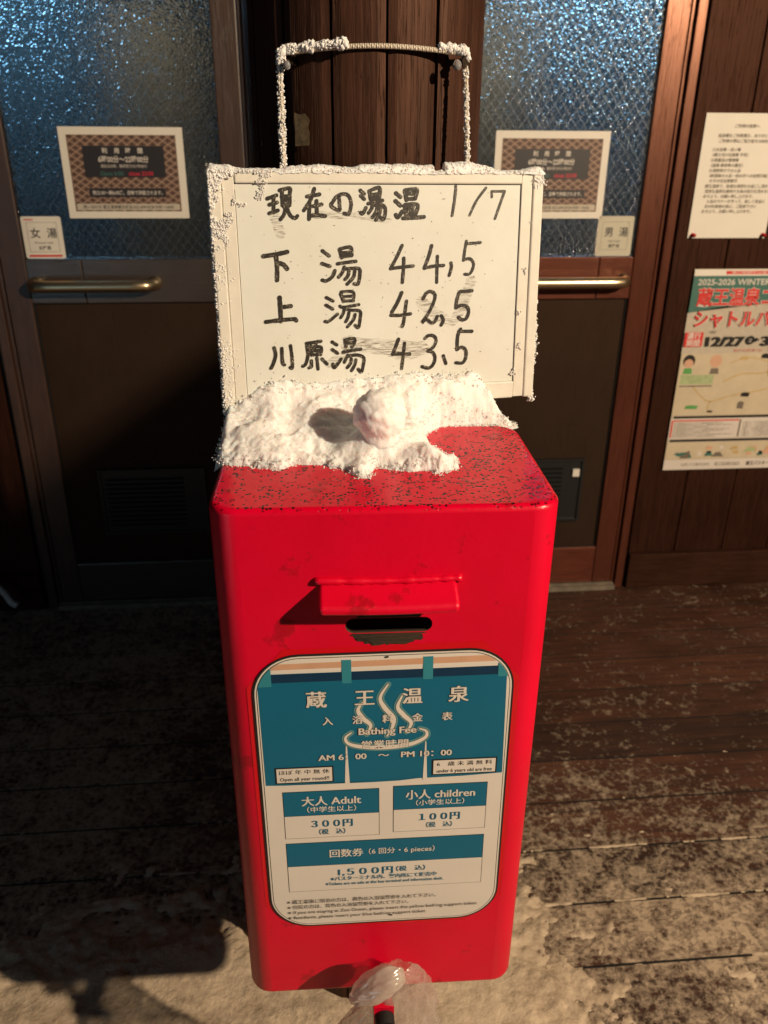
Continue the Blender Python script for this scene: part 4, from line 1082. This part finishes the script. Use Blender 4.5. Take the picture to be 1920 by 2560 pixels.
ii = np.argwhere((np.abs(sd) < 0.006) & keep); pick = ii[rg.integers(0, len(ii), 1500)]
pz = np.array([[S[a, b] + rg.normal(0, .0012), T[a, b] + rg.normal(0, .0012), max(Z[a, b], BH) + 0.0002] for a, b in pick])
crumbs(m_, pz, rg.uniform(0.0003, 0.0010, len(pz)), 61, 1)
ii = np.argwhere((sd > 0.004) & keep); pick = ii[rg.integers(0, len(ii), 420)]
pz = np.array([[S[a, b], T[a, b], Z[a, b]] for a, b in pick]); crumbs(m_, pz, rg.uniform(0.0003, 0.0009, len(pz)), 62, 1)
ii = np.argwhere((sd > 0.0) & keep & (Yb - T < 0.010)); pick = ii[rg.integers(0, len(ii), 260)]
pz = np.array([[S[a, b], T[a, b] - 0.001, Z[a, b] + rg.exponential(0.0016)] for a, b in pick]); crumbs(m_, pz, rg.uniform(0.0004, 0.0013, len(pz)), 63, 1)
o = m_.build('snow_drift', [M['snow'], M['frost']], None, True); o.matrix_world = Matrix.Translation(bx_o) @ Matrix.Rotation(byaw, 4, 'Z')
tag(o, 'crumbly snow drift on the red box lid, banked against the whiteboard', 'snow')
# snowball on the drift
bm = bmesh.new(); bmesh.ops.create_icosphere(bm, subdivisions=5, radius=1)
V = np.array([v.co[:] for v in bm.verts]); rr_ = 0.0257 * (1 + 0.22 * (fbm(V[:, 0] + 5, V[:, 1] + V[:, 2] * 1.7, 1.9, 3, 0.5, 71) - 0.5) + 0.10 * (fbm(V[:, 0] * 2 + V[:, 2], V[:, 1] + 9, 9, 3, 0.6, 72) - 0.5))
low = np.clip((-0.62 - V[:, 2]) / 0.38, 0, 1) ** 1.5; V = V * rr_[:, None]
V[:, 0] *= 1 + 0.9 * low; V[:, 1] *= 1 + 0.8 * low; V[:, 2] -= 0.010 * low
for v, c in zip(bm.verts, V): v.co = c
me = bpy.data.meshes.new('snowball'); bm.to_mesh(me); bm.free(); me.materials.append(M['snow']); me.polygons.foreach_set('use_smooth', [True] * len(me.polygons))
sb = bpy.data.objects.new('snowball', me); COL.objects.link(sb); sb.matrix_world = Matrix.Translation(box_xf((0.1505, 0.122, BH + 0.0425)))
tag(sb, 'round snowball on a pinched foot, sitting on the red box lid', 'snowball')

# ------------------------------------------------------------------ plastic bag over the padlock, in front of the box foot
latch = thing('padlock', 'black padlock on a red hasp, poking out of the clear plastic bag', 'padlock', (0.056, 0.570, 0.464))
m_ = MB(); m_.box(-0.0115, 0.0105, 0.006, 0.012, -0.030, 0.014); m_.box(-0.0115, 0.0105, 0.012, 0.0625, -0.014, -0.007); o = m_.build('hasp', M['red'], latch)
m_ = MB(); m_.tube([(0, -0.008, 0.0), (0, 0.0055, 0.0)], 0.0105, 24); m_.tube([(0, -0.010, 0.0), (0, -0.008, 0.0)], 0.0075, 24); m_.build('lock_barrel', M['black'], latch)
bm = bmesh.new()
def bagpt(z, a):
    # z 0 (top knot) .. 1 (lower edge); a angle round
    w = 0.012 + 0.062 * z ** 0.62 + 0.006 * math.sin(a * 3 + z * 5); d = 0.012 + 0.020 * z ** 0.5
    cr = float(fbm(np.array(a * 2.4 + 7), np.array(z * 5), 1.5, 4, 0.6, 81)) - 0.5; cr2 = float(abs(fbm(np.array(a * 3.4 + z * 0.8), np.array(z * 1.4), 1.6, 3, 0.6, 82) - 0.5))
    k = 1 + 0.22 * cr - 0.42 * cr2
    cx = 0.0715 - 0.012 * z + 0.004 * math.sin(z * 7)
    return (cx + w * k * math.cos(a), 0.598 + d * k * math.sin(a), 0.507 - 0.150 * z + 0.006 * cr)
nz_, na = 46, 84
G = [[bm.verts.new(bagpt(i / (nz_ - 1), 2 * math.pi * j / na)) for j in range(na)] for i in range(nz_)]
for i in range(nz_ - 1):
    for j in range(na): bm.faces.new((G[i][j], G[i + 1][j], G[i + 1][(j + 1) % na], G[i][(j + 1) % na]))
me = bpy.data.meshes.new('bag_skirt'); bm.to_mesh(me); bm.free(); me.materials.append(M['bagclear']); me.polygons.foreach_set('use_smooth', [True] * len(me.polygons))
bagt = thing('plastic_bag', 'crumpled clear plastic bag tied at the foot of the red box', 'bag', (0.07, 0.60, 0.36))
def child_world(o, par): o.parent = par; o.matrix_parent_inverse = Matrix.Translation(par.location).inverted(); return o
o = bpy.data.objects.new('skirt', me); COL.objects.link(o); child_world(o, bagt)
bm = bmesh.new(); bmesh.ops.create_icosphere(bm, subdivisions=5, radius=1)
V = np.array([v.co[:] for v in bm.verts]); cr = fbm(V[:, 0] * 1.0 + 4, V[:, 2] * 1.0 + V[:, 1], 1.3, 3, 0.5, 91) - 0.5; cr2 = np.abs(fbm(V[:, 0] + 3 + V[:, 2] * 1.5, V[:, 1] + V[:, 2] * 0.4, 1.7, 2, 0.5, 92) - 0.5)
V *= (1 + 0.35 * cr - 0.30 * cr2)[:, None]
RL = Matrix.Rotation(math.radians(-33), 3, 'Y')
for v, c in zip(bm.verts, V):
    q = Vector((c[0] * 0.037, c[1] * 0.017, c[2] * 0.0175 * (1 + 0.35 * c[0])))
    v.co = RL @ q + Vector((0.0475, 0.588, 0.4965))
me = bpy.data.meshes.new('knot'); bm.to_mesh(me); bm.free(); me.materials.append(M['bagknot']); me.polygons.foreach_set('use_smooth', [True] * len(me.polygons))
o = bpy.data.objects.new('knot', me); COL.objects.link(o); child_world(o, bagt)

# ------------------------------------------------------------------ papers
YG = YW + 0.009
def hours(x, zt, lab):
    t = thing('hours_notice', lab, 'notice', (x, YG, zt - 0.21), group='opening hours notices')
    m_ = MB(); m_.box(0, 0.297, -0.0012, -0.0002, 0, 0.21); m_.build('sheet', M['paper'], t)
    m_ = MB(); m_.rect(0.0175, 0.2795, 0.0165, 0.1925, -0.0015); m_.build('border', M['lattice'], t)
    m_ = MB()
    Y_ = -0.0018; D_, C_, PK, TE, BE_ = 0, 1, 2, 3, 4
    m_.rect(0.052, 0.248, 0.096, 0.168, Y_, D_); m_.rect(0.056, 0.244, 0.050, 0.071, Y_, D_); m_.rect(0.022, 0.275, 0.0195, 0.0345, Y_, BE_)
    y2 = -0.0021
    for c, xx in zip('利用時間', (0.105, 0.134, 0.162, 0.191)): m_.text(c, xx, 0.157, 0.0125, y2, bold=0.02, mat=C_)
    m_.text('6時00分〜22時00分', 0.149, 0.1375, 0.0150, y2, width=0.122, bold=0.022, mat=C_)
    m_.text('退出は22時、最終受付は21時30分', 0.148, 0.122, 0.0078, y2, width=0.112, mat=C_)
    m_.text('Open 6:00', 0.117, 0.1055, 0.0120, y2, width=0.056, bold=0.01, mat=TE); m_.text('close 22:00', 0.188, 0.1055, 0.0120, y2, width=0.060, bold=0.02, mat=PK)
    m_.text('夜22:30〜朝6:00迄、自動で施錠されます。', 0.150, 0.0605, 0.0100, y2, width=0.172, bold=0.012, mat=C_)
    m_.text('問い合わせ 蔵王温泉観光協会 023-694-9328 9:00〜18:00', 0.1485, 0.027, 0.0086, y2, width=0.222, bold=0.012, mat=D_)
    m_.build('lettering', [M['brownprint'], M['cream'], M['pinkink'], M['postergreen'], M['beige']], t)
hours(-0.6025, 1.3436, 'opening hours notice stuck to the left door glass')
hours(0.4758, 1.3424, 'opening hours notice stuck to the right door glass, partly behind the whiteboard')
def bathtag(x, z, c0, eng, lab, red):
    t = thing('bath_sign', lab, 'sign', (x, YG, z), group='bath signs on the doors')
    m_ = MB(); m_.plate([(a, b) for a, b in rrect(0, 0.098, 0, 0.102, 0.005, 4)], -0.0012, -0.0002); m_.build('plate', M['paper'] if red else M['oldpaper'], t)
    m_ = MB(); y2 = -0.0016
    m_.frame(0.012, 0.086, 0.016, 0.088, 0.0008, y2, 1)
    m_.text(c0, 0.031, 0.062, 0.024, y2, bold=0.012, mat=0); m_.text('湯', 0.072, 0.062, 0.024, y2, bold=0.012, mat=0)
    m_.text(eng[0], 0.049, 0.039, 0.0072, y2, mat=0); m_.text(eng[1], 0.049, 0.026, 0.0095, y2, bold=0.02, mat=0)
    if red: m_.rect(0.008, 0.090, 0.004, 0.009, y2, 2); m_.rect(0.008, 0.030, 0.093, 0.0955, y2, 2)
    m_.build('lettering', [M['ink'], M['greyink'], M['redink']], t)
bathtag(-0.725, 1.036, '女', ("Women's bath", '女性用'), 'square sign for the women bath with a red line, lower left of the left glass', True)
bathtag(0.766, 1.036, '男', ("Men's bath", '男性用'), 'square sign for the men bath, lower right of the right glass', False)

YP = YW - 0.0015
t = thing('notice', 'white typed notice pinned to the plank wall, above the coloured poster', 'notice', (1.013, YP, 1.083))
m_ = MB()
nx_, nz2 = 12, 16; X_, Z_ = np.meshgrid(np.linspace(0, 0.217, nx_), np.linspace(0, 0.304, nz2)); Yc = -0.0016 - 0.004 * np.clip(Z_ / 0.304, 0, 1) * np.sin(X_ / 0.217 * 3.1) * 0.4
height_mesh(m_, X_, Yc, Z_, np.ones_like(X_, bool)); m_.build('sheet', M['paper'], t, True)
m_ = MB(); y2 = -0.0046
L_ = [(0.1125, 0.2745, 'ご利用の皆様へ', 'C'), (0.040, 0.252, '当浴場をご利用頂き、ありがとうございます。', 'L'), (0.044, 0.2395, 'ご利用の際はご協力金をお納め願います。', 'L'),
      (0.030, 0.219, '①大浴場・洗い場', 'L'), (0.033, 0.2065, '（備え付け石鹸等 不可）', 'L'), (0.030, 0.194, '②貴重品の管理等', 'L'), (0.033, 0.1815, '（盗難 事故等の責任）', 'L'), (0.030, 0.169, '③酒気帯びでの入浴', 'L'),
      (0.033, 0.1565, '（飲酒後の入浴・他の方への迷惑行為）', 'L'), (0.035, 0.144, '④その他注意事項', 'L'), (0.026, 0.131, '蔵王温泉で、快適な時間をお過ごし頂き', 'L'), (0.027, 0.1185, '清潔な温泉を維持する為の協力を頂きます', 'L'), (0.026, 0.106, 'ますよう、お願い申し上げます。', 'L'),
      (0.036, 0.0935, '入浴のマナーを守って、楽しく安全に', 'L'), (0.033, 0.081, '次の利用者の為に、ご配慮下さい', 'L'), (0.028, 0.0685, 'ますよう、お願い申し上げます。', 'L')]
for x, z, s, al in L_: m_.text(s, x, z, 0.0088, y2, 'CENTER' if al == 'C' else 'LEFT', bold=0.004)
m_.build('lettering', M['greyink'], t)
for x, z, lab in ((1.0255, 1.091, 'red push pin at the lower left corner of the typed notice'), (1.222, 1.091, 'dark red push pin at the lower right corner of the typed notice')):
    m_ = MB(); m_.tube([(x, YP - 0.0022, z), (x, YP - 0.006, z)], 0.0055, 14); m_.tube([(x, YP - 0.006, z), (x, YP - 0.013, z), (x, YP - 0.0145, z)], [0.003, 0.0035, 0.0052], 14)
    tag(m_.build('push_pin', M['pin'], None, True), lab, 'push pin', 'pins holding the notice')

t = thing('poster', 'tall coloured shuttle bus poster with red headline, pinned low on the plank wall', 'poster', (1.048, YP, 0.409))
m_ = MB(); X_, Z_ = np.meshgrid(np.linspace(0, 0.42, 16), np.linspace(0, 0.593, 20)); Yc = -0.0016 - 0.0018 * np.sin(Z_ * 9 + X_ * 6) * np.clip(Z_ * 4, 0, 1) - 0.0018
height_mesh(m_, X_, Yc, Z_, np.ones_like(X_, bool)); m_.build('sheet', M['beige'], t, True)
PM = [M['paper'], M['postergreen'], M['redink'], M['ink'], M['tan'], M['skin'], M['green'], M['lgreen'], M['gold'], M['greyink'], M['cream']]
WH, GR, RE, IK, TN, SK, GN, LG, GO, GY, CR = range(11)
m_ = MB(); a0 = -0.0056
def ya(i): return a0 - i * 0.0002
m_.rect(0.0, 0.42, 0.575, 0.592, ya(0), WH); m_.rect(0.09, 0.41, 0.579, 0.588, ya(1), RE); m_.text('運行期間中は毎日無料でご利用いただけます', 0.25, 0.5835, 0.007, ya(2), width=0.29, mat=WH)
m_.rect(0.0, 0.42, 0.545, 0.574, ya(0), GR); m_.text('2025-2026 WINTER', 0.014, 0.5590, 0.021, ya(2), 'LEFT', width=0.208, bold=0.016, mat=CR)
m_.poly([(0, 0.545), (0.42, 0.545), (0.42, 0.50), (0.30, 0.508), (0.12, 0.495), (0.02, 0.478), (0, 0.475)], ya(0), GR)
for dx, mt, bo, i in ((0, CR, 0.05, 1), (0, RE, 0.028, 3)):
    m_.text('蔵王温泉コ', 0.018, 0.517, 0.047, ya(i), 'LEFT', width=0.223, bold=bo, mat=mt)
    m_.text('シャトルバス', 0.020, 0.457, 0.046, ya(i), 'LEFT', width=0.268, bold=bo, mat=mt)
m_.poly(rrect(0.0015, 0.055, 0.378, 0.420, 0.004, 4), ya(1), RE); m_.text('運行', 0.028, 0.4095, 0.019, ya(2), bold=0.02, mat=CR); m_.text('期間', 0.028, 0.3885, 0.019, ya(2), bold=0.02, mat=CR)
m_.text('12/27', 0.066, 0.3935, 0.034, ya(1), 'LEFT', width=0.113, bold=0.03, mincho=True, mat=IK); m_.text('2025', 0.073, 0.4205, 0.0085, ya(1), 'LEFT', mat=IK); m_.text('2026', 0.252, 0.4205, 0.0085, ya(1), 'LEFT', mat=IK)
m_.poly([(0.197 + 0.0135 * math.cos(k), 0.3955 + 0.0125 * math.sin(k)) for k in np.linspace(0, 6.1, 24)], ya(1), IK); m_.text('土', 0.197, 0.3955, 0.012, ya(2), mat=CR)
m_.poly([(0.213, 0.390), (0.225, 0.3965), (0.213, 0.403)], ya(1), IK); m_.text('3/', 0.231, 0.3935, 0.034, ya(1), 'LEFT', width=0.047, bold=0.03, mincho=True, mat=IK)
m_.text('運行ダイヤは下記をご覧ください', 0.155, 0.3665, 0.0075, ya(1), 'LEFT', width=0.085, mat=RE); m_.text('大晦日は運休します', 0.255, 0.368, 0.0075, ya(1), 'LEFT', width=0.075, mat=GY)
m_.rect(0.0, 0.42, 0.172, 0.358, ya(0), TN)
for cx, cz, hair, body in ((0.026, 0.333, IK, GN), (0.106, 0.332, SK, GY)):
    m_.poly([(cx + 0.018 * math.cos(k), cz + 0.004 + 0.0185 * math.sin(k)) for k in np.linspace(0, 6.1, 20)], ya(1), hair); m_.poly([(cx + 0.0135 * math.cos(k), cz - 0.003 + 0.0125 * math.sin(k)) for k in np.linspace(0, 6.1, 20)], ya(2), SK)
    m_.poly([(cx - 0.014, cz - 0.034), (cx + 0.014, cz - 0.034), (cx + 0.011, cz - 0.017), (cx - 0.011, cz - 0.017)], ya(1), body)
m_.rect(0.008, 0.107, 0.268, 0.296, ya(1), LG); m_.rect(0.008, 0.107, 0.2605, 0.2645, ya(1), GY)
def road(pts, w, mt, i): m_.stroke(pts, w, ya(i), mt)
road([(0.05, 0.262), (0.075, 0.235), (0.11, 0.215), (0.17, 0.232), (0.25, 0.245), (0.33, 0.262), (0.40, 0.25)], 0.0035, GO, 1); road([(0.11, 0.215), (0.105, 0.195), (0.115, 0.18)], 0.0035, GO, 1)
road([(0.14, 0.275), (0.19, 0.297), (0.25, 0.298), (0.30, 0.31), (0.37, 0.30)], 0.0035, GO, 2); road([(0.15, 0.33), (0.21, 0.345), (0.28, 0.33), (0.33, 0.345)], 0.0025, GO, 2); road([(0.28, 0.345), (0.27, 0.30), (0.30, 0.26), (0.31, 0.20)], 0.005, GO, 3)
for x, z, w, h, mt in ((0.240, 0.343, 0.026, 0.014, IK), (0.200, 0.229, 0.027, 0.013, IK), (0.036, 0.194, 0.040, 0.011, GN), (0.195, 0.193, 0.020, 0.022, GY), (0.105, 0.182, 0.018, 0.006, IK), (0.175, 0.340, 0.028, 0.008, GO), (0.30, 0.22, 0.05, 0.02, WH), (0.33, 0.32, 0.04, 0.014, GN), (0.36, 0.28, 0.03, 0.012, RE), (0.265, 0.318, 0.02, 0.016, LG), (0.36, 0.20, 0.03, 0.014, GR)):
    m_.poly([(x, z), (x + w * 0.9, z - h * 0.1), (x + w, z + h * 0.8), (x + w * 0.4, z + h), (x + w * 0.05, z + h * 0.8)], ya(4), mt)
m_.rect(0.008, 0.412, 0.164, 0.171, ya(1), IK); m_.rect(0.0, 0.42, 0.100, 0.163, ya(0), CR)
for x in (0.0035, 0.213): m_.rect(x, x + 0.005, 0.104, 0.158, ya(2), RE if x < 0.1 else GY)
m_.rect(0.008, 0.212, 0.1545, 0.1585, ya(1), RE)
for i in range(8):
    z = 0.149 - i * 0.006; m_.text('■ ご乗車の際は係員の指示に従ってください。満席の場合は次の便をご利用ください。', 0.013, z, 0.0048, ya(2), 'LEFT', width=0.150 + 0.04 * math.sin(i * 2.3), mat=GY)
    m_.text('※ 運行ルート及び時刻は変更になる場合がございます。', 0.225, z, 0.0048, ya(2), 'LEFT', width=0.15 + 0.03 * math.sin(i * 1.3), mat=GY)
m_.rect(0.008, 0.412, 0.0905, 0.0975, ya(1), IK); m_.rect(0.0, 0.42, 0.034, 0.088, ya(0), TN)
rr = random.Random(2)
for i in range(26):
    x, z = rr.uniform(0.005, 0.38), rr.uniform(0.036, 0.07); w, h = rr.uniform(0.012, 0.04), rr.uniform(0.008, 0.017)
    m_.poly([(x, z), (x + w, z + rr.uniform(-.003, .003)), (x + w * rr.uniform(.7, 1.1), z + h), (x + w * 0.3, z + h * rr.uniform(.8, 1.1))], ya(1 + i % 6), rr.choice([GR, SK, TN, GY, LG, CR, GO, SK]))
m_.rect(0.0, 0.42, 0.0, 0.033, ya(0), CR); m_.text('山形バス株式会社', 0.055, 0.0165, 0.011, ya(2), 'LEFT', width=0.09, mat=GY); m_.text('蔵王温泉観光協会', 0.16, 0.0165, 0.012, ya(2), 'LEFT', width=0.08, mat=GY); m_.text('蔵王バスターミナル', 0.26, 0.0165, 0.013, ya(2), 'LEFT', width=0.11, bold=0.02, mat=IK)
m_.build('print', PM, t)

# hose end hooked on the wall at the far left, and a wooden signboard added unseen at the right to shade the doorway floor
pth = [(-1.25, 2.175, 0.145), (-1.08, 2.17, 0.128), (-0.985, 2.17, 0.128), (-0.945, 2.168, 0.120), (-0.925, 2.165, 0.098), (-0.910, 2.16, 0.072), (-0.892, 2.155, 0.062)]
q = [Vector(p) for p in pth]; sp = []
for i in range(len(q) - 1):
    a, b, c, d = q[max(i - 1, 0)], q[i], q[i + 1], q[min(i + 2, len(q) - 1)]
    for j in range(8):
        u = j / 8; sp.append(tuple(0.5 * (2 * b + (c - a) * u + (2 * a - 5 * b + 4 * c - d) * u * u + (3 * b - a - 3 * c + d) * u ** 3)))
m_ = MB(); m_.tube(sp + [pth[-1]], 0.0095, 12); tag(m_.build('hose', M['hose'], None, True), 'end of a pale hose sticking out near the floor at the far left', 'hose')

t = thing('blocker', 'wooden signboard added out of view to cast the diagonal shadow', 'blocker', (1.35, -0.0075, 1.55))
m_ = MB(); m_.box(-0.015, 0.015, -0.1675, 0.1675, 0.0, 0.345); m_.build('plank', M['wall'], t)
for yy in (-0.11, 0.11):
    m_ = MB(); m_.tube([(0, yy, 0.344), (0, yy, 0.9)], 0.003, 8); m_.build('chain', M['bolt'], t)

# ------------------------------------------------------------------ snow on the deck
gx = np.linspace(-1.35, 1.35, 540); gy = np.linspace(0.30, 2.23, 386); X, Y = np.meshgrid(gx, gy)
n1 = fbm(X, Y, 3.2, 3, 0.5, 101); n2 = fbm(X, Y * 1.5, 17, 5, 0.66, 102); n3 = fbm(X, Y, 48, 4, 0.6, 103)
edge = np.minimum(0.40 + 0.05 * np.sin(Y * 9) - X, X + 0.80 + 0.1 * np.sin(Y * 7)); edge = np.minimum(edge, (1.13 + 0.05 * n1 - 0.10 * np.clip(-X - 0.2, 0, 1) - Y) * 0.9)
core = np.clip((edge + 0.13 * (n2 - 0.5) + 0.05 * (n3 - 0.5)) / 0.16, -1.5, 1.0)
fall = np.clip((1.55 - Y) / 0.55, 0, 1) * np.clip((1.25 - np.abs(X - 0.1)) / 0.5, 0, 1)
left = np.clip((-X - 0.15) / 0.2, 0, 1) * np.clip((2.25 - Y) / 0.25, 0, 1)
mask = np.maximum(core, np.maximum(-0.95 + 0.55 * fall, -0.85 * left - (1 - left) * 1.3))
tread = (n2 - 0.5) * 2.0 + (n3 - 0.5) * 1.6
val = np.where(core > 0.25, core + 0.25 * tread, mask + tread * 0.80 - 0.06)
Z = 0.009 * np.clip(val, -0.4, 1.0) + 0.0035 * (n3 - 0.5) + 0.0020 * (fbm(X, Y, 150, 3, 0.6, 104) - 0.5)
soft = np.clip((core - 0.4) / 0.5, 0, 1); Z = Z * (1 - soft) + soft * (0.016 + 0.016 * (fbm(X, Y, 7, 5, 0.55, 105) - 0.5) + 0.005 * (n3 - 0.5) + 0.002 * (fbm(X, Y, 130, 2, 0.5, 106) - 0.5))
fp = np.zeros_like(X)          # prints of a boot sole in the trodden part
for cx_, cy_, a in ((0.52, 1.16, 0.5), (0.62, 0.98, 0.2), (-0.55, 1.25, -0.3), (-0.40, 1.55, 0.2), (-0.75, 1.75, 0.4), (0.36, 1.33, -0.4)):
    u = (X - cx_) * math.cos(a) + (Y - cy_) * math.sin(a); w = -(X - cx_) * math.sin(a) + (Y - cy_) * math.cos(a)
    e = np.clip(1.2 - ((u / 0.05) ** 2 + (w / 0.13) ** 2), 0, 1); fp = np.maximum(fp, e * (0.55 + 0.45 * (np.sin(w * 260) > 0)))
Z -= 0.013 * fp * (1 - soft)
m_ = MB(); height_mesh(m_, X, Y, Z, Z > -0.0012)
for ys in (1.0697, 1.1994, 1.3291):      # snow packed into the nearer seams between boards
    xs = np.linspace(-1.0, 1.4, 900); nz = fbm(xs, xs * 0 + ys * 7, 14, 5, 0.65, 111); w_ = np.clip(nz - (0.43 + 0.9 * max(ys - 1.0, 0) ** 2 + 0.10 * np.abs(xs - 0.5)), 0, 0.3) * 0.012
    xx = np.stack([xs] * 5); off = np.linspace(-1, 1, 5)[:, None] * (w_ + 0.0016)[None]
    zz2 = 0.0012 + 0.0025 * (1 - np.linspace(-1, 1, 5)[:, None] ** 2) * np.clip(w_ / 0.004, 0, 1)[None] + 0.0012 * (fbm(xx, off * 9 + ys, 160, 2, 0.5, 112) - 0.5)
    height_mesh(m_, xx, ys + off + 0.0006 * np.sin(xx * 31), zz2, np.stack([w_ > 0.0008] * 5))
sn = m_.build('snow', M['gsnow'], None, True); sn['kind'] = 'stuff'
sn['label'] = 'trodden snow lying on the deck around the red box'
